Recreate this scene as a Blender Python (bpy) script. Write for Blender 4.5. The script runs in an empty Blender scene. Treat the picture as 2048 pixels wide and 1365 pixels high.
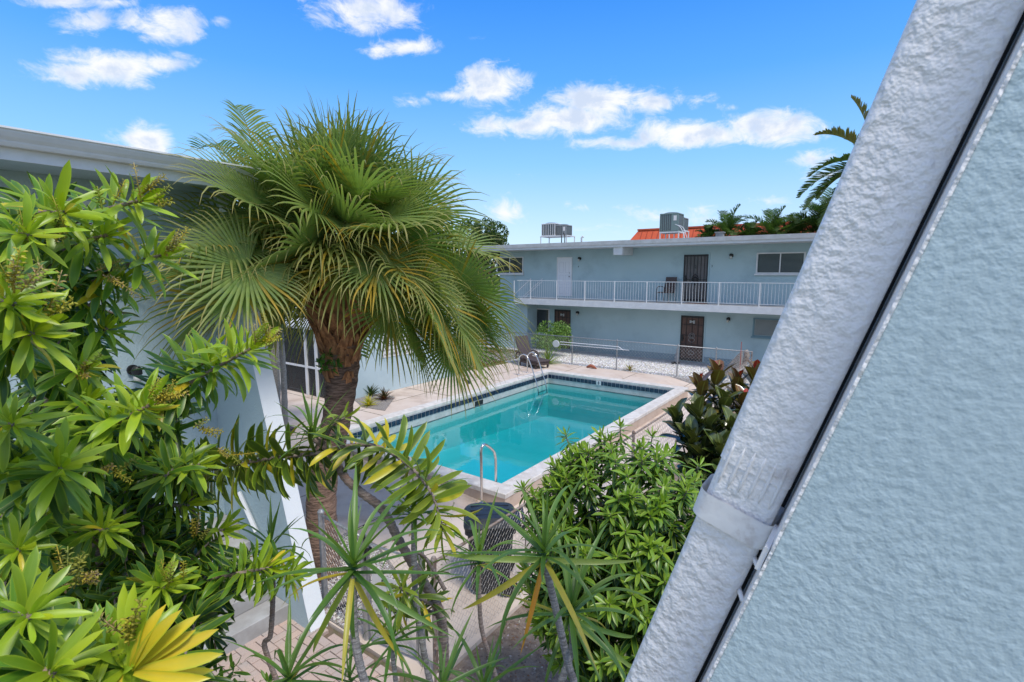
import bpy, math, random
import numpy as np
from mathutils import Vector, Matrix, Quaternion
random.seed(7); rng = np.random.default_rng(7)
S = bpy.context.scene; COL = S.collection
R = math.radians

# ------------------------------------------------------------------ camera
CAM = Vector((0, 0, 3.8))
TILT = math.atan((682.5-546)/1030.0); YAW = R(35.678)
cd = bpy.data.cameras.new('camera'); cam = bpy.data.objects.new('camera', cd); COL.objects.link(cam)
cam.location = CAM; cam.rotation_euler = (math.pi/2-TILT, 0, YAW)
cd.sensor_width = 36; cd.lens = 1030/2048*36; cd.clip_start = .02; cd.clip_end = 2000
cd.dof.use_dof = True; cd.dof.focus_distance = 9; cd.dof.aperture_fstop = 13
S.camera = cam
FW = Vector((-math.sin(YAW)*math.cos(TILT), math.cos(YAW)*math.cos(TILT), -math.sin(TILT)))
RT = Vector((math.cos(YAW), math.sin(YAW), 0)); UP = RT.cross(FW)
def ray(x, y): return FW+RT*((x-1024)/1030)-UP*((y-682.5)/1030)
def on(x, y, ax, v):
    d = ray(x, y); return CAM+d*((v-CAM[ax])/d[ax])
def gz(x, y, z=0.): return on(x, y, 2, z)          # survey helpers: sight lines cut by the planes of the place
def gy(x, y, Y): return on(x, y, 1, Y)
def gx(x, y, X): return on(x, y, 0, X)
def dp(x, y, w): return CAM+ray(x, y)*w
def depth(p): return (Vector(p)-CAM).dot(FW)

# ------------------------------------------------------------------ sky, sun, exposure
SUN_DIR = Vector((.48, -.17, .86)).normalized()
W = bpy.data.worlds.new('World'); S.world = W; W.use_nodes = True
nt = W.node_tree; nt.nodes.clear()
class NT:
    def __init__(s, t): s.t = t
    def n(s, typ, **k):
        o = s.t.nodes.new(typ)
        for a, v in k.items(): setattr(o, a, v)
        return o
    def l(s, a, b): s.t.links.new(a, b)
    def _in(s, sock, v):
        if isinstance(v, bpy.types.NodeSocket): s.l(v, sock)
        elif v is not None: sock.default_value = v
    def m(s, op, a, b=None, c=None, clamp=False):
        o = s.n('ShaderNodeMath', operation=op); o.use_clamp = clamp
        s._in(o.inputs[0], a); s._in(o.inputs[1], b)
        if c is not None: s._in(o.inputs[2], c)
        return o.outputs[0]
    def v(s, op, a, b=None):
        o = s.n('ShaderNodeVectorMath', operation=op); s._in(o.inputs[0], a)
        if b is not None: s._in(o.inputs[1], b)
        return o.outputs['Value' if op in ('LENGTH', 'DOT_PRODUCT') else 'Vector']
    def mix(s, f, a, b, bt='MIX'):
        o = s.n('ShaderNodeMix', data_type='RGBA', blend_type=bt)
        s._in(o.inputs[0], f); s._in(o.inputs[6], a); s._in(o.inputs[7], b); return o.outputs[2]
    def noise(s, vec, scale, detail=3, rough=.55, dist=0., dim='3D'):
        o = s.n('ShaderNodeTexNoise', noise_dimensions=dim); s._in(o.inputs['Vector'], vec)
        o.inputs['Scale'].default_value = scale; o.inputs['Detail'].default_value = detail
        o.inputs['Roughness'].default_value = rough; o.inputs['Distortion'].default_value = dist
        return o.outputs['Fac']
    def mr(s, v, a, b, c=0., d=1., smooth=True):
        o = s.n('ShaderNodeMapRange', interpolation_type='SMOOTHSTEP' if smooth else 'LINEAR')
        s._in(o.inputs[0], v)
        for i, q in enumerate((a, b, c, d)): s._in(o.inputs[i+1], q)
        return o.outputs[0]
w = NT(nt)
sky = w.n('ShaderNodeTexSky', sky_type='NISHITA'); sky.sun_disc = False
sky.sun_elevation = math.asin(SUN_DIR.z); sky.sun_rotation = math.atan2(SUN_DIR.x, SUN_DIR.y)
sky.air_density = 1.0; sky.dust_density = .35; sky.ozone_density = 2.2
hs = w.n('ShaderNodeHueSaturation'); hs.inputs['Saturation'].default_value = 1.22; hs.inputs['Value'].default_value = 1.0
w.l(sky.outputs[0], hs.inputs['Color'])
tc = w.n('ShaderNodeTexCoord').outputs['Generated']
dirn = w.v('NORMALIZE', tc)
sx = w.n('ShaderNodeSeparateXYZ'); w.l(dirn, sx.inputs[0])
az = w.m('ARCTAN2', sx.outputs[0], sx.outputs[1]); el = w.m('ARCSINE', sx.outputs[2])
cb = w.n('ShaderNodeCombineXYZ'); w.l(az, cb.inputs[0]); w.l(el, cb.inputs[1]); P2 = cb.outputs[0]
def azel(x, y):
    d = ray(x, y).normalized(); return math.atan2(d.x, d.y), math.asin(d.z)
# bearings of the clouds: centre, half width, half height (sight-line units), density
CL = [(745,22,105,42,1.),(330,48,95,32,1.),(440,44,30,18,.75),(165,48,72,26,.9),(110,-2,105,20,.8),(235,4,60,14,.7),(215,138,130,34,1.),(330,130,60,20,.9),(110,158,50,14,.6),
      (288,284,55,38,1.1),(978,168,72,38,1.1),(905,192,48,13,.7),(830,92,70,18,.9),(755,100,42,15,.7),(822,205,45,16,.6),
      (1195,200,95,34,1.1),(1050,252,120,24,.95),(1135,238,120,34,1.),(1310,203,80,22,.9),(1390,200,40,14,.6),(1465,216,34,12,.6),
      (1535,255,110,34,1.1),(1375,268,130,28,1.05),(1235,286,90,15,.85),(1625,318,48,22,.9),(1160,416,50,13,.55),(1240,416,70,12,.5),
      (1330,432,110,24,.6),(1390,442,60,16,.6),(1540,402,60,15,.65),(1010,430,55,35,.6),(1050,350,30,12,.35),(1015,386,30,8,.35),(1660,350,70,20,.7),
      (960,78,30,8,.3),(1200,455,100,20,.45)]
dens = None
for i, (x, y, a, b, k) in enumerate(CL):
    A, E = azel(x, y); A2, _ = azel(x+a, y); _, E2 = azel(x, y-b)
    slope = (azel(x+40, y)[1]-azel(x-40, y)[1])/(azel(x+40, y)[0]-azel(x-40, y)[0])
    mp = w.n('ShaderNodeMapping', vector_type='TEXTURE'); w.l(P2, mp.inputs[0])
    mp.inputs[1].default_value = (A, E, 0); mp.inputs[2].default_value = (0, 0, math.atan(slope)); mp.inputs[3].default_value = (abs(A2-A)*1.75, abs(E2-E)*1.75, 1)
    gd = w.n('ShaderNodeTexGradient', gradient_type='SPHERICAL'); w.l(mp.outputs[0], gd.inputs[0])
    g = w.m('MULTIPLY', gd.outputs['Fac'], k*1.25)
    dens = g if dens is None else w.m('MAXIMUM', dens, g)
n1 = w.noise(w.v('MULTIPLY', P2, (13, 22, 9)), 1.3, 9, .66, .5)
# unseen clouds added outside the frame to whiten the ambient light
far = w.mr(w.v('DOT_PRODUCT', dirn, tuple(FW)), .56, .40)
nb_ = w.noise(w.v('MULTIPLY', dirn, (1, 1, 2.2)), 2.6, 3, .5)
dens = w.m('MAXIMUM', dens, w.m('MULTIPLY', far, w.mr(nb_, .40, .56, 0, .95)))
base = dens
dens = w.m('ADD', base, w.m('MULTIPLY', w.m('SUBTRACT', n1, .5), 1.9))
mask = w.m('MULTIPLY', w.m('MULTIPLY', w.mr(dens, .36, 1.08), w.mr(base, .02, .30)), .98)
n3 = w.noise(w.v('ADD', P2, (0, .012, 2)), 17, 5)
core = w.mr(w.m('ADD', dens, w.m('MULTIPLY', w.m('SUBTRACT', n3, .5), 3.0)), .70, 1.45)
hz = w.n('ShaderNodeValToRGB'); cr = hz.color_ramp
stops = [(0., (.56, .72, .90)), (.07, (.47, .67, .92)), (.17, (.24, .53, .92)), (.29, (.09, .36, .90)), (.42, (.028, .235, .82)), (1., (.02, .15, .60))]
cr.elements[0].position = 0; cr.elements[0].color = (*stops[0][1], 1); cr.elements[1].position = 1; cr.elements[1].color = (*stops[-1][1], 1)
for p_, c_ in stops[1:-1]: e_ = cr.elements.new(p_); e_.color = (*c_, 1)
w.l(w.m('DIVIDE', el, 1.15, clamp=True), hz.inputs[0])
skyc = w.mix(.85, hs.outputs[0], w.v('SCALE', hz.outputs[0]) , 'MIX')
skyc.node.inputs[7].links[0].from_node.inputs['Scale'].default_value = 6.0
ccol = w.mix(core, (4.9, 4.95, 5.05, 1), (3.2, 3.7, 4.6, 1))
fin = w.mix(mask, skyc, ccol)
bg = w.n('ShaderNodeBackground'); bg.inputs['Strength'].default_value = .125
w.l(fin, bg.inputs[0]); wo = w.n('ShaderNodeOutputWorld'); w.l(bg.outputs[0], wo.inputs[0])

sl = bpy.data.lights.new('sun', 'SUN'); sl.energy = 2.0; sl.angle = R(16); sl.color = (1, .95, .87)
so = bpy.data.objects.new('sun', sl); COL.objects.link(so); so.rotation_euler = SUN_DIR.to_track_quat('Z', 'Y').to_euler(); so.location = (5, 5, 30)
S.view_settings.view_transform = 'Standard'; S.view_settings.look = 'None'; S.view_settings.exposure = .73; S.view_settings.gamma = 1
S.render.engine = 'CYCLES'; S.cycles.max_bounces = 8; S.cycles.transparent_max_bounces = 24

# ------------------------------------------------------------------ mesh helpers
ORG = {}
def tag(o, label=None, cat=None, group=None, kind=None):
    if label: o['label'] = label
    if cat: o['category'] = cat
    if group: o['group'] = group
    if kind: o['kind'] = kind
    return o
def thing(name, label, cat, loc=(0, 0, 0), group=None):
    o = bpy.data.objects.new(name, None); o.empty_display_size = .2; COL.objects.link(o); o.location = loc
    ORG[o] = Vector(loc); return tag(o, label, cat, group)
def place(name, me, parent=None, M=None, color=None):
    o = bpy.data.objects.new(name, me); COL.objects.link(o)
    if parent is not None:
        o.parent = parent; og = ORG[parent]
    else: og = Vector((0, 0, 0))
    ORG[o] = og
    if M is not None: o.matrix_local = Matrix.Translation(-og) @ M; ORG[o] = None
    if color is not None: o.color = (*color, 1)
    return o
class MB:
    def __init__(s): s.v = []; s.f = []; s.mi = []; s.cur = 0; s.c = None
    def add(s, vs, fs):
        b = len(s.v); s.v += [tuple(q) for q in vs]
        for f in fs: s.f.append(tuple(i+b for i in f)); s.mi.append(s.cur)
        return s
    def box(s, x0, x1, y0, y1, z0, z1, bv=0):
        if x0 > x1: x0, x1 = x1, x0
        if y0 > y1: y0, y1 = y1, y0
        if z0 > z1: z0, z1 = z1, z0
        if bv <= 0:
            return s.add([(x0,y0,z0),(x1,y0,z0),(x1,y1,z0),(x0,y1,z0),(x0,y0,z1),(x1,y0,z1),(x1,y1,z1),(x0,y1,z1)],
                         [(0,3,2,1),(4,5,6,7),(0,1,5,4),(1,2,6,5),(2,3,7,6),(3,0,4,7)])
        b = bv; V = []; 
        for z, i in ((z0, b), (z0+b, 0), (z1-b, 0), (z1, b)):
            V += [(x0+i+b*(i==0)*0,y0+i,z),(x1-i,y0+i,z),(x1-i,y1-i,z),(x0+i,y1-i,z)]
        F = [(0,3,2,1),(12,13,14,15)]
        for k in range(3):
            for j in range(4): F.append((k*4+j, k*4+(j+1)%4, k*4+4+(j+1)%4, k*4+4+j))
        return s.add(V, F)
    def obox(s, M, sx, sy, sz):
        b = MB().box(-sx/2, sx/2, -sy/2, sy/2, -sz/2, sz/2); return s.add([M @ Vector(q) for q in b.v], b.f)
    def tube(s, pts, r, n=8, cap=True, flat=None):
        pts = [Vector(p) for p in pts]; m = len(pts)
        if not hasattr(r, '__len__'): r = [r]*m
        up = Vector((0, 0, 1)); V = []; prev = None
        for i, p in enumerate(pts):
            t = (pts[min(i+1, m-1)]-pts[max(i-1, 0)]).normalized()
            if prev is None:
                a = t.cross(up); a = a if a.length > .05 else t.cross(Vector((1, 0, 0)))
            else: a = prev-t*prev.dot(t)
            a.normalize(); prev = a; b = t.cross(a)
            for k in range(n):
                an = 2*math.pi*k/n; V.append(p+(a*math.cos(an)+b*math.sin(an)*(flat or 1))*r[i])
        F = [(i*n+k, i*n+(k+1) % n, (i+1)*n+(k+1) % n, (i+1)*n+k) for i in range(m-1) for k in range(n)]
        if cap: F += [tuple(range(n-1, -1, -1)), tuple((m-1)*n+k for k in range(n))]
        return s.add(V, F)
    def lathe(s, c, prof, n=16):
        V = [(c[0]+r*math.cos(2*math.pi*k/n), c[1]+r*math.sin(2*math.pi*k/n), c[2]+z) for r, z in prof for k in range(n)]
        m = len(prof); F = [(i*n+k, i*n+(k+1) % n, (i+1)*n+(k+1) % n, (i+1)*n+k) for i in range(m-1) for k in range(n)]
        F += [tuple(range(n-1, -1, -1)), tuple((m-1)*n+k for k in range(n))]
        return s.add(V, F)
    def prism(s, poly, z0, z1):
        n = len(poly); return s.add([(x, y, z0) for x, y in poly]+[(x, y, z1) for x, y in poly],
            [tuple(range(n-1, -1, -1)), tuple(range(n, 2*n))]+[(i, (i+1) % n, n+(i+1) % n, n+i) for i in range(n)])
    def extr(s, poly3, vec):       # any planar polygon swept along a vector
        n = len(poly3); vec = Vector(vec); q = [Vector(p) for p in poly3]
        return s.add(q+[p+vec for p in q], [tuple(range(n-1, -1, -1)), tuple(range(n, 2*n))]+[(i, (i+1) % n, n+(i+1) % n, n+i) for i in range(n)])
    def build(s, name, mats, parent=None, smooth=False, kind=None, label=None, local=False):
        me = bpy.data.meshes.new(name); og = ORG[parent] if parent is not None else Vector((0, 0, 0))
        if local: og = Vector((0, 0, 0))
        me.from_pydata([tuple(Vector(q)-og) for q in s.v], [], s.f)
        if not isinstance(mats, (list, tuple)): mats = [mats]
        for m in mats: me.materials.append(m)
        if len(mats) > 1: me.polygons.foreach_set('material_index', s.mi)
        if smooth: me.polygons.foreach_set('use_smooth', [True]*len(s.f))
        me.update()
        if local: return me
        o = place(name, me, parent)
        if kind: o['kind'] = kind
        if label: o['label'] = label
        return o

# ------------------------------------------------------------------ materials
def srgb(r, g, b):
    f = lambda c: (c/255/12.92) if c/255 <= .04045 else ((c/255+.055)/1.055)**2.4
    return (f(r), f(g), f(b))
def mat(name, col, rough=.7, col2=None, ns=6., amt=1., bump=0., bs=40., metal=0., spec=.5, detail=4, stretch=(1, 1, 1), dirt=None, dscale=1.2, damt=.5, bdist=.01, lo=.35, hi=.65):
    m = bpy.data.materials.new(name); m.use_nodes = True; t = NT(m.node_tree); b = m.node_tree.nodes['Principled BSDF']
    b.inputs['Roughness'].default_value = rough; b.inputs['Metallic'].default_value = metal; b.inputs['Specular IOR Level'].default_value = spec
    g = t.n('ShaderNodeNewGeometry').outputs['Position']
    if stretch != (1, 1, 1): g = t.v('MULTIPLY', g, stretch)
    c = None
    if col2:
        f = t.m('MULTIPLY', t.mr(t.noise(g, ns, detail, .6), lo, hi), amt); c = t.mix(f, (*col, 1), (*col2, 1))
    if dirt:
        f = t.m('MULTIPLY', t.mr(t.noise(t.v('ADD', g, (7.1, 3.3, 1.7)), dscale, 6, .65), .48, .72), damt)
        c = t.mix(f, c if c is not None else (*col, 1), (*dirt, 1))
    if c is not None: t.l(c, b.inputs['Base Color'])
    else: b.inputs['Base Color'].default_value = (*col, 1)
    if bump:
        bn = t.n('ShaderNodeBump'); bn.inputs['Strength'].default_value = bump; bn.inputs['Distance'].default_value = bdist
        t.l(t.noise(g, bs, 4, .6), bn.inputs['Height']); t.l(bn.outputs[0], b.inputs['Normal'])
    return m
BLUE = (.36, .475, .505)
M = {}
M['blue'] = mat('blue_stucco', (.385, .495, .53), .85, (.42, .53, .565), .8, 1, .8, 38, bdist=.010, dirt=(.30, .385, .41), dscale=1.1, damt=.55)
M['blue_far'] = mat('blue_paint', (.37, .50, .535), .8, (.40, .53, .565), .5, 1, .15, 30, bdist=.004, dirt=(.28, .385, .42), dscale=.6, damt=.7)
M['white'] = mat('white_paint', (.74, .75, .76), .55, (.68, .69, .70), 3, 1, .05, 30, dirt=(.52, .50, .47), dscale=2.5, damt=.35)
M['lit_edge_stucco'] = mat('lit_edge_stucco', (.70, .74, .77), .8, (.74, .77, .79), 2, 1, .5, 55, bdist=.008)  # wing wall's narrow lit face: its brightness is put into the colour
M['trim'] = mat('trim_white', (.66, .67, .68), .5, (.60, .61, .62), 4, 1)
M['roof_edge'] = mat('roof_flashing', (.50, .51, .52), .6, (.42, .43, .43), 3, 1, dirt=(.30, .29, .27), dscale=3, damt=.4)
M['roofing'] = mat('roofing', (.40, .39, .38), .9, (.30, .28, .26), 4, 1, .2, 40)
M['concrete'] = mat('deck_concrete', (.56, .455, .375), .85, (.61, .515, .44), 1.3, 1, .12, 90, bdist=.004, dirt=(.34, .25, .19), dscale=1.1, damt=.75)
M['coping'] = mat('coping_white', (.66, .625, .58), .75, (.55, .505, .46), 6, 1, .15, 80, bdist=.004, dirt=(.40, .37, .33), dscale=3.5, damt=.5)
M['tan'] = mat('tan_paint', (.47, .36, .28), .8, (.52, .41, .33), 2, 1, .15, 60, dirt=(.30, .22, .17), dscale=3, damt=.5)
M['walk'] = mat('walk_concrete', (.42, .42, .415), .85, (.32, .31, .30), 3, 1, .1, 60)
M['soil'] = mat('soil', (.20, .145, .11), .95, (.30, .235, .18), 14, 1, .9, 60, bdist=.03, dirt=(.33, .28, .24), dscale=5, damt=.6)
M['ground'] = mat('ground', (.16, .15, .09), .95, (.10, .13, .05), .6, 1, .4, 12, bdist=.05)
M['lawn'] = mat('lawn_soil', (.24, .16, .06), .95, (.10, .12, .03), 3, 1, .9, 90, bdist=.03)
M['pebble_base'] = mat('pebble_base', (.42, .38, .34), .9, (.12, .10, .09), 70, 1, 1, 90, bdist=.02, lo=.4, hi=.6)
M['joint'] = mat('paver_sand', (.17, .125, .09), .95, (.10, .10, .05), 8, 1, .5, 90)
M['gravel_base'] = mat('gravel_base', (.62, .60, .57), .9, (.30, .28, .26), 45, 1, 1, 60, bdist=.03, lo=.42, hi=.62)
M['tile'] = mat('navy_tile', (.012, .022, .045), .15, (.03, .05, .085), 9, 1, .05, 30)
M['grout'] = mat('grout', (.42, .43, .44), .8)
M['plaster'] = mat('pool_plaster', (.58, .74, .74), .7, (.64, .78, .78), 1.5, 1)
M['metal'] = mat('galvanised', (.42, .43, .44), .45, (.30, .30, .30), 20, 1, metal=.6)
M['rust'] = mat('rusty_metal', (.20, .14, .11), .7, (.33, .29, .27), 14, 1, metal=.3)
M['wire'] = mat('chain_wire', (.56, .55, .53), .5, (.36, .33, .30), 9, 1, metal=.35)
M['chrome'] = mat('stainless', (.68, .66, .64), .16, metal=1)
M['black'] = mat('black_plastic', (.010, .011, .012), .5, (.016, .017, .018), 5, 1)
M['can'] = mat('bin_plastic', (.016, .019, .024), .42, (.024, .028, .034), 3, 1, .1, 120)
M['glassdark'] = mat('window_glass', (.030, .036, .040), .06, (.045, .052, .056), 1.5, 1, spec=.8)
M['blind'] = mat('window_blind', (.30, .34, .35), .6)
M['door_dark'] = mat('security_door', (.018, .017, .018), .5)
M['door_grey'] = mat('door_panel_grey', (.13, .12, .12), .6, (.10, .10, .10), 3, 1)
M['door_brown'] = mat('door_panel_brown', (.115, .065, .05), .6, (.09, .05, .04), 3, 1)
M['orange'] = mat('orange_roof', (.62, .115, .045), .5, (.52, .095, .04), 1.2, 1, spec=.3)
M['ac'] = mat('ac_grey', (.27, .285, .285), .5, (.20, .21, .21), 5, 1)
M['ac2'] = mat('ac_dark', (.10, .12, .125), .5)
M['boots'] = mat('palm_boots', (.50, .235, .10), .85, (.25, .11, .05), 22, 1, .8, 60, stretch=(1, 1, .35), dirt=(.38, .22, .12), dscale=9, damt=.6)
M['trunk'] = mat('palm_trunk', (.37, .235, .17), .95, (.13, .08, .055), 16, 1, 1., 30, stretch=(.5, .5, 3.2), bdist=.03)
M['stem'] = mat('ringed_stem', (.30, .24, .21), .85, (.16, .12, .10), 60, 1, .6, 90, stretch=(.4, .4, 2.5), dirt=(.36, .20, .14), dscale=6, damt=.6)
M['stem_grey'] = mat('grey_ringed_stem', (.34, .32, .31), .85, (.17, .155, .15), 60, 1, .6, 90, stretch=(.4, .4, 2.5))
M['wood'] = mat('old_wood', (.12, .08, .06), .8, (.08, .055, .04), 10, 1)
M['chairb'] = mat('chair_brown', (.075, .050, .045), .6, (.05, .035, .032), 60, 1)
M['wicker'] = mat('wicker', (.085, .062, .062), .6, (.045, .034, .036), 60, 1, .4, 120)
M['teal'] = mat('teal_plastic', (.02, .27, .25), .5)
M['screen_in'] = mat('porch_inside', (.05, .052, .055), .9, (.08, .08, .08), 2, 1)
M['sign'] = mat('sign_white', (.70, .68, .66), .5)
M['ink'] = mat('ink', (.015, .015, .018), .6)
M['ring'] = mat('life_ring', (.75, .72, .70), .5)
M['red'] = mat('red_bits', (.30, .03, .02), .6)
M['terracotta'] = mat('terracotta', (.32, .10, .05), .8)
M['jar'] = mat('lamp_glass', (.50, .50, .46), .25)
M['doorwhite'] = mat('white_door', (.70, .72, .76), .5)

# stucco seen from close by: coarse roller texture
def stucco(name, c1, c2, sc, dist, dirt=None):
    m = bpy.data.materials.new(name); m.use_nodes = True; t = NT(m.node_tree); b = m.node_tree.nodes['Principled BSDF']
    g = t.n('ShaderNodeNewGeometry').outputs['Position']
    wv = t.v('ADD', g, t.v('MULTIPLY', t.n('ShaderNodeTexNoise').outputs['Color'], (0, 0, 0)))
    h = t.noise(g, sc, 2, .5); h2 = t.noise(g, sc*3.1, 2, .5)
    hh = t.m('ADD', t.mr(h, .25, .75, smooth=False), t.m('MULTIPLY', h2, .22))
    big = t.mr(t.noise(g, 1.7, 3), .35, .65, .55, 1.1); hh = t.m('MULTIPLY', hh, big)
    c = t.mix(t.mr(t.noise(g, 3, 4), .3, .7), (*c1, 1), (*c2, 1))
    c = t.mix(t.m('MULTIPLY', t.mr(h, .30, .60), .35), c, tuple(min(1, q*1.22) for q in c2)+(1,))
    if dirt: c = t.mix(t.m('MULTIPLY', t.mr(t.noise(g, 11, 5, .7), .58, .72), .5), c, (*dirt, 1))
    t.l(c, b.inputs['Base Color']); b.inputs['Roughness'].default_value = .5
    bn = t.n('ShaderNodeBump'); bn.inputs['Strength'].default_value = 1.; bn.inputs['Distance'].default_value = dist
    t.l(hh, bn.inputs['Height']); t.l(bn.outputs[0], b.inputs['Normal']); return m
M['near_blue'] = stucco('near_blue_stucco', (.47, .585, .62), (.52, .63, .66), 95, .0012)
M['near_white'] = stucco('near_white_paint', (.82, .79, .765), (.87, .845, .82), 74, .0040, dirt=(.46, .38, .34))
M['near_strap'] = stucco('near_strap_paint', (.80, .775, .755), (.84, .82, .80), 40, .0008, dirt=(.45, .36, .30))

def foliage(name, sat=1., rough=.38, trans=.30, edge=.0, rib=.25, edgecol=(.35, .45, .03), spec=.5, tcol=(1.6, 1.7, .5, 1)):
    m = bpy.data.materials.new(name); m.use_nodes = True; t = NT(m.node_tree); N = m.node_tree.nodes
    b = N['Principled BSDF']; out = N['Material Output']
    a = t.n('ShaderNodeAttribute', attribute_name='tint').outputs['Color']
    oi = t.n('ShaderNodeObjectInfo'); c = t.mix(1., a, oi.outputs['Color'], 'MULTIPLY')
    l = t.n('ShaderNodeAttribute', attribute_name='luv'); s = t.n('ShaderNodeSeparateXYZ'); t.l(l.outputs['Vector'], s.inputs[0])
    ab = t.m('ABSOLUTE', s.outputs[0])
    g = t.n('ShaderNodeNewGeometry'); nz = t.noise(g.outputs['Position'], 14, 3)
    c = t.mix(t.mr(nz, .3, .7, .0, .35), c, t.mix(1., c, (1.6, 1.3, .6, 1), 'MULTIPLY'))
    if rib: c = t.mix(t.m('MULTIPLY', t.mr(ab, .16, .02), rib), c, (.40, .45, .12, 1))
    if edge: c = t.mix(t.m('MULTIPLY', t.mr(ab, .62, .95), edge), c, (*edgecol, 1))
    t.l(c, b.inputs['Base Color']); b.inputs['Roughness'].default_value = rough; b.inputs['Specular IOR Level'].default_value = spec
    tr = t.n('ShaderNodeBsdfTranslucent'); t.l(t.mix(1., c, tcol, 'MULTIPLY'), tr.inputs['Color'])
    mx = t.n('ShaderNodeMixShader'); mx.inputs[0].default_value = trans
    t.l(b.outputs[0], mx.inputs[1]); t.l(tr.outputs[0], mx.inputs[2]); t.l(mx.outputs[0], out.inputs['Surface']); return m
M['leaf'] = foliage('dracaena_leaf', edge=.55, rib=.05, rough=.36, spec=.42, trans=.19)
M['blade'] = foliage('strap_leaf', edge=.15, rib=.12, rough=.4)
M['frond'] = foliage('palm_frond', rib=.0, rough=.5, trans=.42, spec=.4, tcol=(1.15, 1.35, .75, 1))
M['bushleaf'] = foliage('bush_leaf', rib=.0, rough=.45)
M['rubber'] = foliage('rubber_leaf', edge=.35, rib=.4, rough=.22, trans=.08, edgecol=(.16, .16, .07), spec=.7)
M['flower'] = foliage('flower_bits', rib=0, rough=.6, trans=.2)
M['grass'] = foliage('grass_blade', rib=0, rough=.6)

# ------------------------------------------------------------------ leaf meshes and scattering
def leaf_verts(width, curl, nseg=5, cup=.18, shape='lance', tipdrop=0.):
    V = []; U = []
    p = Vector((0, 0, 0)); ang = 0
    for i in range(nseg+1):
        t = i/nseg
        if shape == 'lance': wd = width*float(np.interp(t, [0, .12, .3, .5, .7, .84, .94, 1], [.38, .62, .88, 1, .97, .74, .34, .02]))
        elif shape == 'strap': wd = width*(.75+.25*math.sin(math.pi*t))*(1-t**3)+.002
        else: wd = width*(math.sin(math.pi*min(1, t*.96+.04))**.6) if i < nseg else .004
        up = Vector((-math.sin(ang), 0, math.cos(ang)))
        V += [p+Vector((0, wd/2, 0))+up*(cup*wd), p.copy(), p+Vector((0, -wd/2, 0))+up*(cup*wd)]
        U += [(1, t, 0), (0, t, 0), (-1, t, 0)]
        p = p+Vector((math.cos(ang), 0, math.sin(ang)))/nseg
        ang -= curl/nseg*(.4+1.2*t)
    F = []
    for i in range(nseg):
        a = i*3; F += [(a, a+1, a+4, a+3), (a+1, a+2, a+5, a+4)]
    return np.array([tuple(q) for q in V], float), F, np.array(U, float)
def attr(me, tint, luv):
    n = len(me.vertices)
    a = me.attributes.new('tint', 'FLOAT_COLOR', 'POINT'); a.data.foreach_set('color', np.hstack([tint, np.ones((n, 1))]).astype(np.float32).ravel())
    b = me.attributes.new('luv', 'FLOAT_VECTOR', 'POINT'); b.data.foreach_set('vector', luv.astype(np.float32).ravel())
class LeafKind:
    def __init__(s, name, m, variants):
        s.name = name; s.m = m; s.vs = variants; s.me = []
        for k, (V, F, U) in enumerate(variants):
            me = bpy.data.meshes.new(name); me.from_pydata(V.tolist(), [], F); me.materials.append(m)
            me.polygons.foreach_set('use_smooth', [True]*len(F)); attr(me, np.ones((len(V), 3)), U); me.update(); s.me.append(me)
    def scatter(s, inst, parent, limit=300, part='leaf', rest='foliage'):
        # inst: list of (pos, dir, up, length, colour); the ones showing largest become parts
        def score(i):
            d = depth(i[0]); px = 1024+1030*(i[0]-CAM).dot(RT)/max(d, .1); py = 682-1030*(i[0]-CAM).dot(UP)/max(d, .1)
            vis = 1 if (-60 < px < 2100 and -60 < py < 1420) else .05
            return -i[3]/max(d, .1)*vis*i[5] if len(i) > 5 else -i[3]/max(d, .1)*vis
        inst = sorted(inst, key=score)
        def mtx(i):
            d = i[1].normalized(); u = i[2]-d*i[2].dot(d)
            if u.length < 1e-3: u = Vector((0, .1, 1)).cross(d)
            u.normalize(); sd = u.cross(d); L = i[3]
            return Matrix(((d.x*L, sd.x*L, u.x*L, i[0].x), (d.y*L, sd.y*L, u.y*L, i[0].y), (d.z*L, sd.z*L, u.z*L, i[0].z), (0, 0, 0, 1)))
        for i in inst[:limit]: place(part, random.choice(s.me), parent, mtx(i), i[4])
        rest_i = inst[limit:]
        if rest_i:
            VV = []; FF = []; TT = []; UU = []; base = 0
            for i in rest_i:
                V, F, U = random.choice(s.vs); A = np.array(mtx(i)); q = V @ A[:3, :3].T+A[:3, 3]
                VV.append(q); TT.append(np.tile(i[4], (len(V), 1))); UU.append(U); FF += [tuple(k+base for k in f) for f in F]; base += len(V)
            merged(rest, np.vstack(VV), FF, np.vstack(TT), np.vstack(UU), s.m, parent, 'stuff')
def merged(name, V, F, T, U, m, parent=None, kind=None):
    og = ORG[parent] if parent is not None else Vector((0, 0, 0))
    me = bpy.data.meshes.new(name); me.from_pydata((V-np.array(og)).tolist(), [], F); me.materials.append(m)
    me.polygons.foreach_set('use_smooth', [True]*len(F)); attr(me, T, U); me.update()
    o = place(name, me, parent)
    if kind: o['kind'] = kind
    return o
def jit(c, s=.15): 
    k = 1+random.uniform(-s, s); return (c[0]*k*(1+random.uniform(-s, s)*.6), c[1]*k, c[2]*k*(1+random.uniform(-s, s)))
def rdir(): 
    v = Vector((random.gauss(0, 1), random.gauss(0, 1), random.gauss(0, 1))); return v.normalized()
def mixc(a, b, t): return tuple(a[i]*(1-t)+b[i]*t for i in range(3))
def bez(pts, n):
    pts = [Vector(p) for p in pts]; out = []; m = len(pts)-1
    for i in range(n+1):
        t = i/n*m; k = min(int(t), m-1); u = t-k
        p0 = pts[max(k-1, 0)]; p1 = pts[k]; p2 = pts[k+1]; p3 = pts[min(k+2, m)]
        out.append(.5*((2*p1)+(p2-p0)*u+(2*p0-5*p1+4*p2-p3)*u*u+(3*p1-p0-3*p2+p3)*u**3))
    return out
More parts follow.
